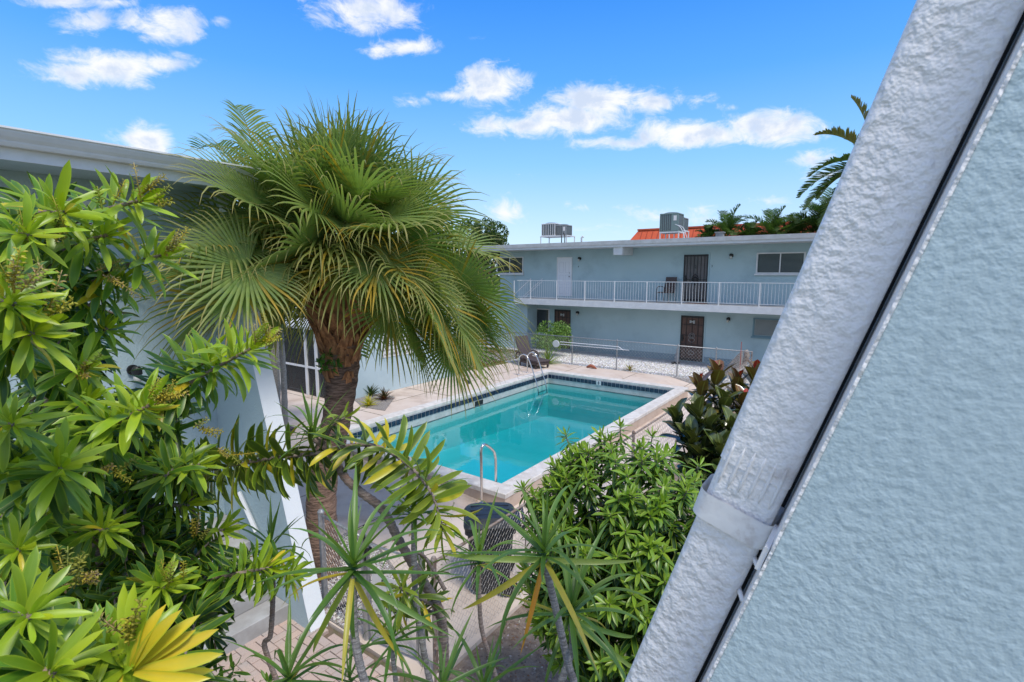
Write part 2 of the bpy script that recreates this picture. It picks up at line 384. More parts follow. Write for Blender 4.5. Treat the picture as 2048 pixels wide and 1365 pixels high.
def text(body, size, pos, ax_x, ax_y, m, parent, name='lettering', th=.002, bold=0):
    cu = bpy.data.curves.new('t', 'FONT'); cu.body = body; cu.size = size; cu.align_x = 'CENTER'; cu.align_y = 'CENTER'; cu.extrude = th; cu.offset = bold
    to = bpy.data.objects.new('t', cu); COL.objects.link(to); bpy.context.view_layer.update()
    me = bpy.data.meshes.new_from_object(to.evaluated_get(bpy.context.evaluated_depsgraph_get())); bpy.data.objects.remove(to)
    me.name = name; me.materials.clear(); me.materials.append(m)
    x = Vector(ax_x).normalized(); y = Vector(ax_y).normalized(); z = x.cross(y)
    MM = Matrix(((x.x, y.x, z.x, pos[0]), (x.y, y.y, z.y, pos[1]), (x.z, y.z, z.z, pos[2]), (0, 0, 0, 1)))
    return place(name, me, parent, MM)

# ================================================================== THE SETTING
def struct(o): o['kind'] = 'structure'; return o
ZL = -.28     # level of the lower, near part of the deck
mb = MB(); n = 40
for a in ((-400, 400, -200, 6.8), (-400, 400, 16.9, 700), (-400, -10.5, 6.8, 16.9), (-5.03, 400, 6.8, 16.9)): mb.box(*a, -.9, -.36)
struct(mb.build('ground', M['ground']))
# pool deck: level along the far and left sides, falling to the near side
PX0, PX1, PY0, PY1 = -10.55, -4.98, 6.74, 16.95       # outer edge of the coping
def deck_z(x, y):
    t = min(1, max(0, (y-5.6)/2.6)); t = t*t*(3-2*t)
    u = min(1, max(0, (-4.2-x)/.6)) if y > 17 else 1
    return ZL+(0-ZL)*t - .004
mb = MB(); xs = [-18, -16, -14.5, -13.2, -12, -11, PX0+.02, -9, -7.5, -6.2, PX1-.02, -4.2, -3.38]; ys = [3.28, 4.2, 5, 5.8, 6.3, PY0+.02, 7.2, 7.8, 8.4, 10, 12, 14, 16, PY1-.02, 18.62]
V = []; F = []
for j, y in enumerate(ys):
    for i, x in enumerate(xs): 
        z = deck_z(x, y)
        if x > PX1-.1 and y > 6.5: z = ZL+.02*(y-6.5)/12
        V.append((x, y, z))
nx = len(xs)
for j in range(len(ys)-1):
    for i in range(nx-1):
        if 6 <= i <= 9 and 5 <= j <= 12: continue
        if i <= 4 and j < 3: continue
        F.append((j*nx+i, j*nx+i+1, (j+1)*nx+i+1, (j+1)*nx+i))
mb.add(V, F)
for i in range(5, nx-1): mb.add([(xs[i], 3.28, -.5), (xs[i+1], 3.28, -.5), (xs[i+1], 3.28, deck_z(0, 3.28)), (xs[i], 3.28, deck_z(0, 3.28))], [(0, 1, 2, 3)])
mb.add([(-3.38, 3.28, -.5), (-3.38, 18.62, -.5), (-3.38, 18.62, -.02), (-3.38, 6.5, ZL), (-3.38, 3.28, ZL)], [(0, 1, 2, 3, 4)])
deck = struct(mb.build('pool_deck', M['concrete']))
# saw joints in the deck
mb = MB()
for x in (-11.6,): mb.box(x-.006, x+.006, 8.6, 18.6, -.006, .002)
for y in (8.9, 11.6, 14.3): mb.box(-16.5 if y < 9.2 else -12.7, PX0, y-.006, y+.006, -.006, .002)
for x in (-9.8, -7.4, -5.2): mb.box(x-.006, x+.006, 16.97, 18.6, -.006, .002)
for x in (-8.4, -6.6, -4.9): mb.box(x-.006, x+.006, 3.3, 5.6, ZL-.006, ZL+.001)
struct(mb.build('deck_joint', M['joint']))

# pool shell with coping, tile band and water
pool = thing('swimming_pool', None, None, (-7.8, 11.8, 0)); pool['kind'] = 'structure'
IX0, IX1, IY0, IY1 = PX0+.34, PX1-.34, PY0+.34, PY1-.34
def coping_piece(x0, x1, y0, y1): return MB().box(x0, x1, y0, y1, -.05, .045, .012)
for a in ((PX0, PX1, PY1-.34, PY1), (PX0, PX1, PY0, PY0+.34), (PX0, PX0+.34, PY0+.343, PY1-.343), (PX1-.34, PX1, PY0+.343, PY1-.343)):
    coping_piece(*a).build('coping', M['coping'], pool)
mb = MB()
mb.box(PX0+.015, PX1-.015, PY0+.015, PY0+.03, -.4, -.05); mb.box(PX1-.03, PX1-.015, PY0+.03, PY1-.03, -.45, -.05)
mb.build('outer_wall', M['tan'], pool)
WZ = -.42
# inner walls and floor (shallow near end, deep far end)
def fz(y): return -1.22-.05*(y-7)
mb = MB(); ysp = [IY0, 8.5, 10.0, 10.3, 11.4, 13, 14.6, IY1]
V = []
for y in ysp: V += [(IX0, y, -.05), (IX0, y, WZ-.06), (IX0, y, fz(y)), (IX1, y, fz(y)), (IX1, y, WZ-.06), (IX1, y, -.05)]
F = [(j*6+k, j*6+k+1, j*6+6+k+1, j*6+6+k) for j in range(len(ysp)-1) for k in range(5)]
F += [(0, 5, 4, 3, 2, 1), tuple(len(V)-6+k for k in range(6))]
mb.add(V, F); mb.build('basin', M['plaster'], pool)
stepm = [mat('step_plaster', (.62, .64, .60), .7, (.52, .55, .52), 5, 1), mat('step_edge', (.05, .08, .10), .5)]
for k in range(4):
    r = .75+.30*(3-k) if k < 3 else .6
    r = [1.95, 1.55, 1.15, .75][k]; z = -1.15+.2*(k+.6)
    arc = [(IX1-.002-r*math.cos(a)*1.15, IY0+.002+r*math.sin(a)) for a in np.linspace(0, math.pi/2, 14)]
    m_ = MB(); m_.prism([(IX1-.002, IY0+.002)]+arc, -1.3, z)
    m_.cur = 1
    for i in range(13):
        (x0, y0), (x1, y1) = arc[i], arc[i+1]
        c = Vector((IX1, IY0, 0)); f = lambda x, y, s: (c.x+(x-c.x)*s, c.y+(y-c.y)*s)
        a0 = f(x0, y0, 1.004); a1 = f(x1, y1, 1.004); b0 = f(x0, y0, .965); b1 = f(x1, y1, .965)
        m_.add([(*a0, z+.004), (*a1, z+.004), (*b1, z+.004), (*b0, z+.004)], [(0, 1, 2, 3)])
    m_.build('step', stepm, pool)
mb = MB(); mb.box(IX0+.9, IX0+1.6, 15.4, 15.9, -2.47, -2.44); mb.build('drain_grate', M['trim'], pool)
# navy tiles under the coping, one by one
tl = MB().box(-.067, .067, -.014, 0, -.07, .07, .004).build('tile', M['tile'], None, local=True)
gr = MB(); gr.box(IX0-.01, IX0+.004, IY0+.01, IY1-.01, -.225, -.052); gr.box(IX0+.01, IX1-.01, IY1-.004, IY1+.01, -.225, -.052); gr.build('grout_band', M['grout'], pool)
y = IY0+.08
while y < IY1-.06:
    c = .8+random.random()*.5
    place('tile', tl, pool, Matrix.Translation((IX0+.006, y, -.137)) @ Matrix.Rotation(math.pi/2, 4, 'Z')); y += .155
x = IX0+.08
while x < IX1-.06:
    place('tile', tl, pool, Matrix.Translation((x, IY1-.006, -.137))); x += .155
wb = mat('waterline_plaster', (.50, .51, .49), .7, (.40, .42, .40), 4, 1)
MB().box(IX0-.01, IX0+.003, IY0+.01, IY1-.01, -.395, -.226).build('waterline_band', wb, pool); MB().box(IX0+.01, IX1-.01, IY1-.003, IY1+.01, -.395, -.226).build('waterline_band', wb, pool)
wk = mat('scum_line', (.07, .09, .10), .7, (.16, .18, .18), 8, 1)
MB().box(IX0-.01, IX0+.005, IY0+.01, IY1-.01, -.425, -.396).build('scum_line', wk, pool); MB().box(IX0+.01, IX1-.01, IY1-.005, IY1+.01, -.425, -.396).build('scum_line', wk, pool)
mk = MB(); p = gy(1198, 762, IY1); mk.box(p.x-.09, p.x+.09, IY1-.03, IY1-.019, -.21, -.06); o = mk.build('depth_marker', M['trim'], pool)
t_ = text('8', .15, (p.x, IY1-.034, -.137), (1, 0, 0), (0, 0, 1), M['ink'], pool, 'depth_number')
sk = MB().box(PX1-.9, PX1-.52, IY1-.25, IY1-.24, -.02, 0)
mb = MB().box(IX0+.003, IX0+.02, 12.2, 12.6, -.38, -.24); mb.build('skimmer_opening', M['black'], pool)
# water: a closed body of teal water with a lightly rippled skin
wm = bpy.data.materials.new('pool_water'); wm.use_nodes = True; t = NT(wm.node_tree); N = wm.node_tree.nodes; N.remove(N['Principled BSDF']); out = N['Material Output']
fr = t.n('ShaderNodeFresnel'); fr.inputs['IOR'].default_value = 1.75
bn = t.n('ShaderNodeBump'); bn.inputs['Strength'].default_value = .3; bn.inputs['Distance'].default_value = .005
g = t.n('ShaderNodeNewGeometry').outputs['Position']
t.l(t.m('ADD', t.noise(g, 3.2, 3, .5, .4), t.m('MULTIPLY', t.noise(g, 14, 2), .12)), bn.inputs['Height']); t.l(bn.outputs[0], fr.inputs['Normal'])
gl = t.n('ShaderNodeBsdfGlossy'); gl.inputs['Roughness'].default_value = .01; t.l(bn.outputs[0], gl.inputs['Normal'])
tr = t.n('ShaderNodeBsdfTransparent'); tr.inputs[0].default_value = (.93, .99, .99, 1)
mx = t.n('ShaderNodeMixShader'); t.l(fr.outputs[0], mx.inputs[0]); t.l(tr.outputs[0], mx.inputs[1]); t.l(gl.outputs[0], mx.inputs[2]); t.l(mx.outputs[0], out.inputs['Surface'])
va = t.n('ShaderNodeVolumeAbsorption'); va.inputs['Color'].default_value = (.0, .900, .930, 1); va.inputs['Density'].default_value = 1.05; t.l(va.outputs[0], out.inputs['Volume'])
mb = MB(); e = .004; bot = -2.6
mb.box(IX0-e, IX1+e, IY0-e, IY1+e, bot, WZ); struct(mb.build('pool_water', wm))

# pavers, soil, pebbles, gravel, lawn
pav = thing('brick_paving', None, None, (-4.6, 2, ZL)); pav['kind'] = 'structure'
MB().box(-7.2, -3.0, .3, 3.27, -.5, ZL-.045).build('sand_bed', M['joint'], pav)
pm = bpy.data.materials.new('paver'); pm.use_nodes = True; t = NT(pm.node_tree); b = pm.node_tree.nodes['Principled BSDF']
oi = t.n('ShaderNodeObjectInfo'); g = t.n('ShaderNodeNewGeometry').outputs['Position']
c = t.mix(t.mr(oi.outputs['Random'], 0, 1, 0, 1, False), (.50, .375, .32, 1), (.40, .355, .33, 1))
c = t.mix(t.m('MULTIPLY', t.mr(t.noise(g, 2.2, 3), .4, .65), .6), c, (.58, .42, .33, 1))
c = t.mix(t.m('MULTIPLY', t.mr(t.noise(g, 130, 2), .55, .7), .5), c, (.20, .16, .14, 1))
t.l(c, b.inputs['Base Color']); b.inputs['Roughness'].default_value = .9
bn = t.n('ShaderNodeBump'); bn.inputs['Strength'].default_value = .4; bn.inputs['Distance'].default_value = .004; t.l(t.noise(g, 120, 3), bn.inputs['Height']); t.l(bn.outputs[0], b.inputs['Normal'])
br = MB().box(-.096, .096, -.046, .046, -.05, 0, .005).build('brick', pm, None, local=True)
cells = []
s = .1
for i in range(-80, 80):
    for j in range(-80, 80):
        # 90 degree herringbone, 2:1 bricks
        k = (i-j) % 4
        if k == 0: cells.append((i*s+s, j*s+s/2, 0))
        elif k == 3: cells.append((i*s+s/2, j*s+s, 1))
bl = []
for x, y, r_ in cells:
    X = x-4.6; Y = y+1.7
    if not (-7.0 < X < -3.05 and .5 < Y < 3.2): continue
    d_ = depth((X, Y, ZL)); px = 1024+1030*(Vector((X, Y, ZL))-CAM).dot(RT)/d_; py = 682-1030*(Vector((X, Y, ZL))-CAM).dot(UP)/d_
    bl.append((0 if (330 < px < 960 and 1130 < py < 1400) else 1, d_, X, Y, r_))
bl.sort()
for k, (a, d_, X, Y, r_) in enumerate(bl[:300]):
    place('brick', br, pav, Matrix.Translation((X, Y, ZL+random.uniform(-.004, .003))) @ Matrix.Rotation((math.pi/2 if r_ else 0)+random.uniform(-.012, .012), 4, 'Z') @ Matrix.Rotation(random.uniform(-.012, .012), 4, 'X'))
mb = MB()
for a, d_, X, Y, r_ in bl[300:]:
    if r_: mb.box(X-.045, X+.045, Y-.095, Y+.095, ZL-.05, ZL, .004)
    else: mb.box(X-.095, X+.095, Y-.045, Y+.045, ZL-.05, ZL, .004)
if mb.v: mb.build('brick_field', pm, pav, kind='stuff')
struct(MB().box(-3.376, 3.2, -3, 30, -.36, -.33).build('garden_soil', M['soil']))
struct(MB().box(-7.0, -3.378, -3, .298, -.36, -.29).build('side_path', M['walk']))
# blob-shaped sheets
def sheet(name, pts, z, th, m):
    o = MB().prism(pts, z-th, z).build(name, m); return struct(o)
sheet('pebble_bed', [(-6.6, 3.3), (-4.75, 3.3), (-4.55, 3.75), (-4.9, 4.35), (-5.9, 4.75), (-6.6, 4.8)], ZL+.010, .03, M['pebble_base'])
sheet('gravel_bed', [(-14.0, 18.64), (-3.4, 18.64), (-3.4, 21.45), (-14.0, 21.45)], -.01, .3, M['gravel_base'])
sheet('far_walk', [(-18, 21.46), (4, 21.46), (4, 22.04), (-18, 22.04)], .02, .3, M['walk'])
sheet('lawn', [(-22, 14.45), (-13.0, 14.45), (-12.62, 18.62), (-14.02, 18.62), (-14.02, 20.6), (-22, 20.6)], .012, .3, M['lawn'])
sheet('lawn_path', [(-22, 20.61), (-14.01, 20.61), (-14.01, 21.45), (-22, 21.45)], .012, .3, M['walk'])
sheet('path_slab', [(-15.2, 18.4), (-12.65, 17.4), (-12.6, 18.62), (-13.9, 20.2)], .018, .05, M['walk'])

def rock_stuff(name, poly, count, z, smin, smax, cols, parentkind='stuff', label=None, cat=None):
    # thousands of little stones as one mesh
    ph = (1+5**.5)/2
    base = np.array([(1, 0, 0), (-1, 0, 0), (0, 1, 0), (0, -1, 0), (0, 0, 1), (0, 0, -1)], float)
    Fb = [(0, 2, 4), (2, 1, 4), (1, 3, 4), (3, 0, 4), (2, 0, 5), (1, 2, 5), (3, 1, 5), (0, 3, 5)]
    xs_ = [p[0] for p in poly]; ys_ = [p[1] for p in poly]
    def inside(x, y):
        c = False; n = len(poly)
        for i in range(n):
            x0, y0 = poly[i]; x1, y1 = poly[(i+1) % n]
            if (y0 > y) != (y1 > y) and x < (x1-x0)*(y-y0)/(y1-y0)+x0: c = not c
        return c
    VV = []; FF = []; TT = []; k = 0
    while k < count:
        x = random.uniform(min(xs_), max(xs_)); y = random.uniform(min(ys_), max(ys_))
        if not inside(x, y): continue
        q = base*np.array([random.uniform(smin, smax), random.uniform(smin, smax), random.uniform(smin, smax)*.6]); q = q+rng.normal(0, smin*.15, q.shape)
        a = random.random()*6.28; Rm = np.array([[math.cos(a), -math.sin(a), 0], [math.sin(a), math.cos(a), 0], [0, 0, 1]])
        VV.append(q @ Rm.T+np.array([x, y, z+smin*.3])); FF += [tuple(i+k*6 for i in f) for f in Fb]; TT.append(np.tile(jit(random.choice(cols), .15), (6, 1))); k += 1
    o = merged(name, np.vstack(VV), FF, np.vstack(TT), np.zeros((k*6, 3)), M['stone'], None, 'stuff')
    for p in o.data.polygons: pass
    o.data.polygons.foreach_set('use_smooth', [False]*len(o.data.polygons))
    tag(o, label, cat); return o
sm = bpy.data.materials.new('stone'); sm.use_nodes = True; t = NT(sm.node_tree); t.l(t.n('ShaderNodeAttribute', attribute_name='tint').outputs['Color'], sm.node_tree.nodes['Principled BSDF'].inputs['Base Color']); sm.node_tree.nodes['Principled BSDF'].inputs['Roughness'].default_value = .85; M['stone'] = sm
rock_stuff('white_gravel', [(-13.9, 18.7), (-3.45, 18.7), (-3.45, 21.4), (-13.9, 21.4)], 12000, -.01, .018, .042, [(.72, .71, .69), (.62, .60, .57), (.80, .79, .77), (.45, .40, .35)], label='white gravel bed in front of the far apartment wall', cat='gravel')
rock_stuff('pebbles', [(-6.5, 3.32), (-4.78, 3.32), (-4.6, 3.75), (-4.95, 4.3), (-5.9, 4.7), (-6.5, 4.75)], 6500, ZL+.01, .010, .022, [(.50, .47, .44), (.36, .30, .27), (.62, .60, .57), (.15, .12, .11)], label='small mixed pebbles around the foot of the big fan palm', cat='pebbles')
rock_stuff('soil_litter', [(-3.35, 1.0), (-.6, 1.0), (-.6, 5.5), (-3.35, 6.5)], 3500, -.33, .006, .02, [(.30, .25, .22), (.16, .12, .10), (.42, .38, .33), (.22, .12, .07)], label='leaf litter and grit on the bare soil by the fence', cat='litter')
def grass(name, poly, count, z, h, cols, label):
    xs_ = [p[0] for p in poly]; ys_ = [p[1] for p in poly]; VV = []; FF = []; TT = []
    for k in range(count):
        x = random.triangular(min(xs_), max(xs_)); y = random.triangular(min(ys_), max(ys_)) if h > .06 else random.uniform(min(ys_), max(ys_))
        if h <= .06: x = random.uniform(min(xs_), max(xs_))
        a = random.random()*6.28; hh = h*random.uniform(.4, 1.2); dx, dy = math.cos(a), math.sin(a); wd = .006 if h > .06 else .014
        lx = random.gauss(0, .5)*hh; ly = random.gauss(0, .5)*hh
        VV.append([(x-dx*wd, y-dy*wd, z), (x+dx*wd, y+dy*wd, z), (x+lx, y+ly, z+hh)]); FF.append((3*k, 3*k+1, 3*k+2)); TT.append([jit(random.choice(cols), .25)]*3)
    o = merged(name, np.array(VV).reshape(-1, 3), FF, np.array(TT).reshape(-1, 3), np.zeros((count*3, 3)), M['grass'], None, 'stuff'); tag(o, label, 'grass')
grass('dry_grass', [(-18.5, 14.5), (-13.0, 14.5), (-13.0, 20.5), (-18.5, 20.5)], 24000, .01, .05, [(.13, .09, .025), (.08, .10, .02), (.20, .10, .03), (.06, .09, .02)], 'patchy brown and green lawn beside the far path')
grass('weed_grass', [(-3.0, 1.6), (-1.9, 1.6), (-1.9, 3.9), (-3.0, 3.9)], 5000, -.33, .07, [(.10, .17, .03), (.17, .22, .05), (.22, .16, .06)], 'low green weeds on the bare soil below the strap-leaved plants')
grass('joint_weeds', [(-5.6, 1.2), (-4.3, 1.2), (-4.3, 2.4), (-5.6, 2.4)], 260, ZL, .07, [(.14, .20, .03), (.10, .16, .03)], 'small weeds growing in the joints of the brick paving')

# ================================================================== FAR APARTMENT BUILDING
YF = 22.05
apt = thing('apartment_building', 'long two-storey pale blue apartment block with white balcony railing beyond the pool', 'building', (-8, YF, 0))
ZB = 2.55; ZR = 4.90
# openings: (x0,x1,z0,z1)
def rect(px0, py0, px1, py1, Y=YF):
    a = gy(px0, py0, Y); b = gy(px1, py1, Y); return (a.x, b.x, b.z, a.z)
mb = MB(); mb.box(-16.6, 4.5, YF, YF+.2, 0, ZR+.02); mb.build('wall', M['blue_far'], apt)
mb = MB(); mb.box(-16.6, 4.5, YF-.012, YF-.002, 0, .30); mb.build('plinth', mat('plinth_blue', (.17, .27, .32), .8, (.21, .31, .35), 3, 1), apt)
mb = MB(); mb.box(-16.6, -14.25, 21.15, YF-.001, 0, 2.26); mb.build('stair_wall', M['blue_far'], apt)
mb = MB(); mb.box(-16.6, 4.5, YF+.201, 32, 0, ZR-.02); mb.build('rear_block', M['blue_far'], apt)
mb = MB(); mb.box(-14.75, 4.5, 20.72, YF-.003, 2.29, 2.55); mb.build('balcony_slab', M['trim'], apt)
mb = MB(); mb.box(-14.7, 4.5, 20.9, YF-.02, 2.551, 2.556); mb.build('balcony_floor', M['walk'], apt)
rf = MB().box(-17.2, 4.8, 20.82, 32.5, ZR, ZR+.235).build('roof_slab', M['trim'], apt)
MB().box(-17.25, 4.85, 20.78, 20.815, ZR+.10, ZR+.265).build('fascia', M['roof_edge'], apt)
MB().box(-17.2, 4.8, 20.84, 32.5, ZR+.237, ZR+.25).build('roofing', M['roofing'], apt)
p = gy(1240, 500, 20.95); q0 = gy(1228, 497, 20.95); q1 = gy(1252, 510, 20.95)
mb = MB(); mb.extr([(q0.x, 20.9, ZR-.001), (q0.x, 20.9, ZR-.33), (q0.x, YF, ZR-.33), (q0.x, YF, ZR-.001)], (.42, 0, 0)); mb.build('beam_end', M['trim'], apt)
def window(r, parent, frame, nslide=2, blinds=True, fw=.05, sill=True, glassmat='glassdark', Y=YF):
    x0, x1, z0, z1 = r; d = .045
    mb = MB(); mb.box(x0, x1, Y-d, Y+.01, z1-fw, z1); mb.box(x0, x1, Y-d, Y+.01, z0, z0+fw); mb.box(x0, x0+fw, Y-d, Y+.01, z0+fw, z1-fw); mb.box(x1-fw, x1, Y-d, Y+.01, z0+fw, z1-fw)
    wd = mb.build('window', frame, parent)
    if sill: MB().box(x0-.04, x1+.04, Y-.09, Y-.001, z0-.06, z0-.001).build('sill', frame, wd)
    xm = (x0+x1)/2
    for k in range(nslide):
        a = x0+fw+(x1-x0-2*fw)*k/nslide; b = x0+fw+(x1-x0-2*fw)*(k+1)/nslide
        MB().box(a+.02, b-.02, Y-.018, Y-.012, z0+fw, z1-fw).build('pane', M[glassmat], wd)
        if k: MB().box(a-.022, a+.022, Y-.043, Y-.011, z0+fw+.001, z1-fw-.001).build('mullion', frame, wd)
    if blinds:
        mb = MB(); z = z0+fw+.03
        while z < z1-fw-.01:
            for k in ([1] if blinds == 2 else range(nslide)):
                a = x0+fw+(x1-x0-2*fw)*k/nslide; b = x0+fw+(x1-x0-2*fw)*(k+1)/nslide
                mb.box(a+.04, b-.04, Y-.022, Y-.0185, z, z+.022)
            z += .042
        mb.build('blinds', mat('blind_slats', (.11, .14, .15), .6), wd)
    return wd
window(rect(994, 515, 1047, 548), apt, M['trim'], 2, 0)
window(rect(1514, 506, 1609, 548), apt, M['trim'], 2, 1)
wl = window(rect(1507, 636, 1600, 679), apt, mat('window_frame_bluegrey', (.14, .25, .30), .6), 1, 1, glassmat='blind')
window(rect(1072, 617, 1099, 668), apt, M['trim'], 1, 0)
# doors
def door(r, kind, parent):
    x0, x1, z0, z1 = r; Y = YF
    fr = MB(); w_ = .05
    fr.box(x0-w_, x0, Y-.03, Y+.01, z0, z1+w_); fr.box(x1, x1+w_, Y-.03, Y+.01, z0, z1+w_); fr.box(x0, x1, Y-.03, Y+.01, z1, z1+w_)
    panel = {'white': M['doorwhite'], 'grey': M['door_grey'], 'brown': M['door_brown']}[kind]
    mb = MB(); mb.box(x0+.001, x1-.001, Y-.02, Y-.006, z0, z1-.001); d = mb.build('door', panel, parent)
    fr.build('door_frame', M['trim'] if kind == 'white' else M['blue_far'], d)
    W_ = x1-x0; H_ = z1-z0
    if kind == 'white':
        for (a, b, c, e) in ((.14, .44, .62, .90), (.56, .86, .62, .90), (.14, .44, .30, .56), (.56, .86, .30, .56), (.14, .44, .06, .24), (.56, .86, .06, .24)):
            mb = MB(); X0, X1, Z0, Z1 = x0+W_*a, x0+W_*b, z0+H_*c, z0+H_*e; q = .02
            mb.box(X0, X1, Y-.030, Y-.0201, Z1-q, Z1); mb.box(X0, X1, Y-.030, Y-.0201, Z0, Z0+q); mb.box(X0, X0+q, Y-.03, Y-.0201, Z0+q, Z1-q); mb.box(X1-q, X1, Y-.03, Y-.0201, Z0+q, Z1-q)
            mb.build('door_moulding', mat('moulding', (.60, .62, .67), .5), d)
        MB().tube([(x1-.09, Y-.02, z0+.95), (x1-.09, Y-.075, z0+.95)], .028, 10).build('handle', M['metal'], d)
        MB().tube([(x1-.09, Y-.02, z0+1.12), (x1-.09, Y-.05, z0+1.12)], .022, 10).build('lock', M['metal'], d)
    else:
        mb = MB(); b_ = .045
        mb.box(x0+.002, x1-.002, Y-.055, Y-.022, z1-.08, z1-.002); mb.box(x0+.002, x1-.002, Y-.055, Y-.022, z0+.002, z0+.10); mb.box(x0+.002, x0+b_, Y-.055, Y-.022, z0+.1, z1-.08); mb.box(x1-b_, x1-.002, Y-.055, Y-.022, z0+.1, z1-.08)
        n_ = 7 if kind == 'grey' else 4
        for k in range(1, n_): 
            xx = x0+W_*k/n_; mb.box(xx-.008, xx+.008, Y-.05, Y-.032, z0+.1, z1-.08)
        for zz in ((.46,) if kind == 'grey' else (.80, .36, .56)): mb.box(x0+b_, x1-b_, Y-.049, Y-.033, z0+H_*zz, z0+H_*zz+.018)
        mb.build('security_grille', M['door_dark'], d)
        mb = MB(); cx = (x0+x1)/2; 
        def ringy(cz, rr, rz): return mb.tube([(cx+rr*math.cos(a), Y-.058, cz+rz*math.sin(a)) for a in np.linspace(0, 2*math.pi, 17)], .010, 4, cap=False)
        if kind == 'grey':
            cz = z0+H_*.47
            for rr, rz in ((.13, .20), (.07, .11), (.13, .07)): mb = MB(); ringy(cz, rr, rz); mb.build('ornament', M['door_dark'], d)
            MB().tube([(cx, Y-.058, cz-.26), (cx, Y-.058, cz+.26)], .01, 4).build('ornament_bar', M['door_dark'], d)
            text('2', .17, (cx, Y-.06, z0+H_*.735), (1, 0, 0), (0, 0, 1), M['ink'], d, 'door_number')
        else:
            for cz, rr, rz in ((.56, .12, .12), (.47, .12, .10), (.56, .06, .06), (.18, .12, .08)): mb = MB(); ringy(z0+H_*cz, rr, rz); mb.build('ornament', M['metal'], d)
            mb = MB(); mb.box(cx-.11, cx-.03, Y-.062, Y-.052, z0+H_*.84, z0+H_*.90); mb.box(cx+.03, cx+.11, Y-.062, Y-.052, z0+H_*.83, z0+H_*.90); mb.box(cx-.03, cx+.03, Y-.06, Y-.052, z0+H_*.86, z0+H_*.885); mb.build('plaque', M['metal'], d)
        mb = MB(); mb.box(x0+.05, x0+.12, Y-.085, Y-.056, z0+.82, z0+1.08); mb.tube([(x0+.085, Y-.09, z0+.95), (x0+.18, Y-.11, z0+.95)], .012, 6); mb.build('handle', M['black'], d)
    return d
door(rect(1116, 517, 1142, 593), 'white', apt)
door(rect(1369, 510, 1413, 604), 'grey', apt)
door(rect(1110, 619, 1141, 698), 'brown', apt)
door(rect(1363, 631, 1405, 724), 'brown', apt)
for (x, y) in ((1160, 519), (1463, 513), (1156, 627), (1457, 640)):
    p = gy(x, y, YF); mb = MB()
    mb.tube([(p.x, YF, p.z+.03), (p.x, YF-.03, p.z+.03)], .075, 12); mb.tube([(p.x, YF-.03, p.z+.03), (p.x, YF-.10, p.z+.03)], .03, 8)
    mb.lathe((p.x, YF-.11, p.z+.01), [(.03, .09), (.055, .075), (.058, 0)][::-1], 12)
    l_ = mb.build('wall_lamp', M['black'], apt)
    MB().lathe((p.x, YF-.11, p.z-.10), [(.02, 0), (.045, .015), (.048, .11)], 12).build('lamp_glass', M['jar'], l_, smooth=True)
for (x, y, s_) in ((1157, 534, '4'), (1424, 533, '3')):
    p = gy(x, y, YF); text(s_, .13, (p.x, YF-.006, p.z), (1, 0, 0), (0, 0, 1), M['ink'], apt, 'unit_number')
# railing: posts and balusters one by one
rail = MB(); RY = 20.80; xr0 = -14.62; xr1 = 3.6
rail.box(xr0, xr1, RY-.02, RY+.02, 3.415, 3.44); rail.box(xr0, xr1, RY-.012, RY+.012, 2.635, 2.652)
rail.box(xr0-.02, xr0+.02, RY, YF-.01, 3.405, 3.44)
rl = rail.build('railing', M['trim'], apt)
bal = MB().box(-.0052, .0052, -.0052, .0052, 2.65, 3.41).build('baluster', M['trim'], None, local=True)
pst = MB().box(-.019, .019, -.019, .019, 2.40, 3.42).build('railing_post', M['trim'], None, local=True)
postx = [gy(x, 600, RY).x for x in (1029, 1061.7, 1113.7, 1169.7, 1229, 1293.5, 1363.8, 1437.8, 1518.7)]
stp = (postx[-1]-postx[2])/6
while postx[-1] < xr1-1.2: postx.append(postx[-1]+stp)
for x in postx: place('railing_post', pst, rl, Matrix.Translation((x, RY-.03, 0)))
x = xr0+.115
while x < xr1:
    if min(abs(x-q) for q in postx) > .04: place('baluster', bal, rl, Matrix.Translation((x, RY, 0)))
    x += .118
mb = MB()
for dz in (0, .12):
    a = gy(1085, 558, 21.6); b = gy(1036, 603, 21.6); mb.tube([(a.x, 21.6, a.z-dz), (b.x, 21.6, b.z-dz)], .02, 6)
a = gy(1062, 558, 21.2); b = gy(1028, 590, 21.2); mb.tube([(a.x, 21.2, a.z), (b.x, 21.2, b.z)], .02, 6)
mb.build('stair_rail', M['trim'], apt)
p = gy(1105, 499, 24); MB().tube([gy(1163, 484, 24)-Vector((0, 0, .2)), gy(1163, 476, 24), gy(1165, 473, 24), gy(1167, 475, 24)], .045, 8).build('vent_pipe', M['trim'], apt, smooth=True)
mb = MB(); p = gy(1439, 476, 25.5); mb.box(p.x-.16, p.x+.16, 25.4, 25.7, ZR+.25, p.z+.22); mb.box(p.x-.20, p.x+.20, 25.36, 25.74, p.z+.22, p.z+.27)
mb.tube([(p.x-.5, 25.3, ZR+.28), (p.x-.2, 25.4, ZR+.4), (p.x, 25.4, ZR+.5)], .03, 6); mb.build('exhaust_box', M['ac'], apt)
mb = MB(); p = gy(1610, 470, 22.5); mb.lathe((p.x, 22.5, ZR+.25), [(.08, 0), (.09, .06), (.04, .11)], 10); mb.build('roof_knob', M['trim'], apt)

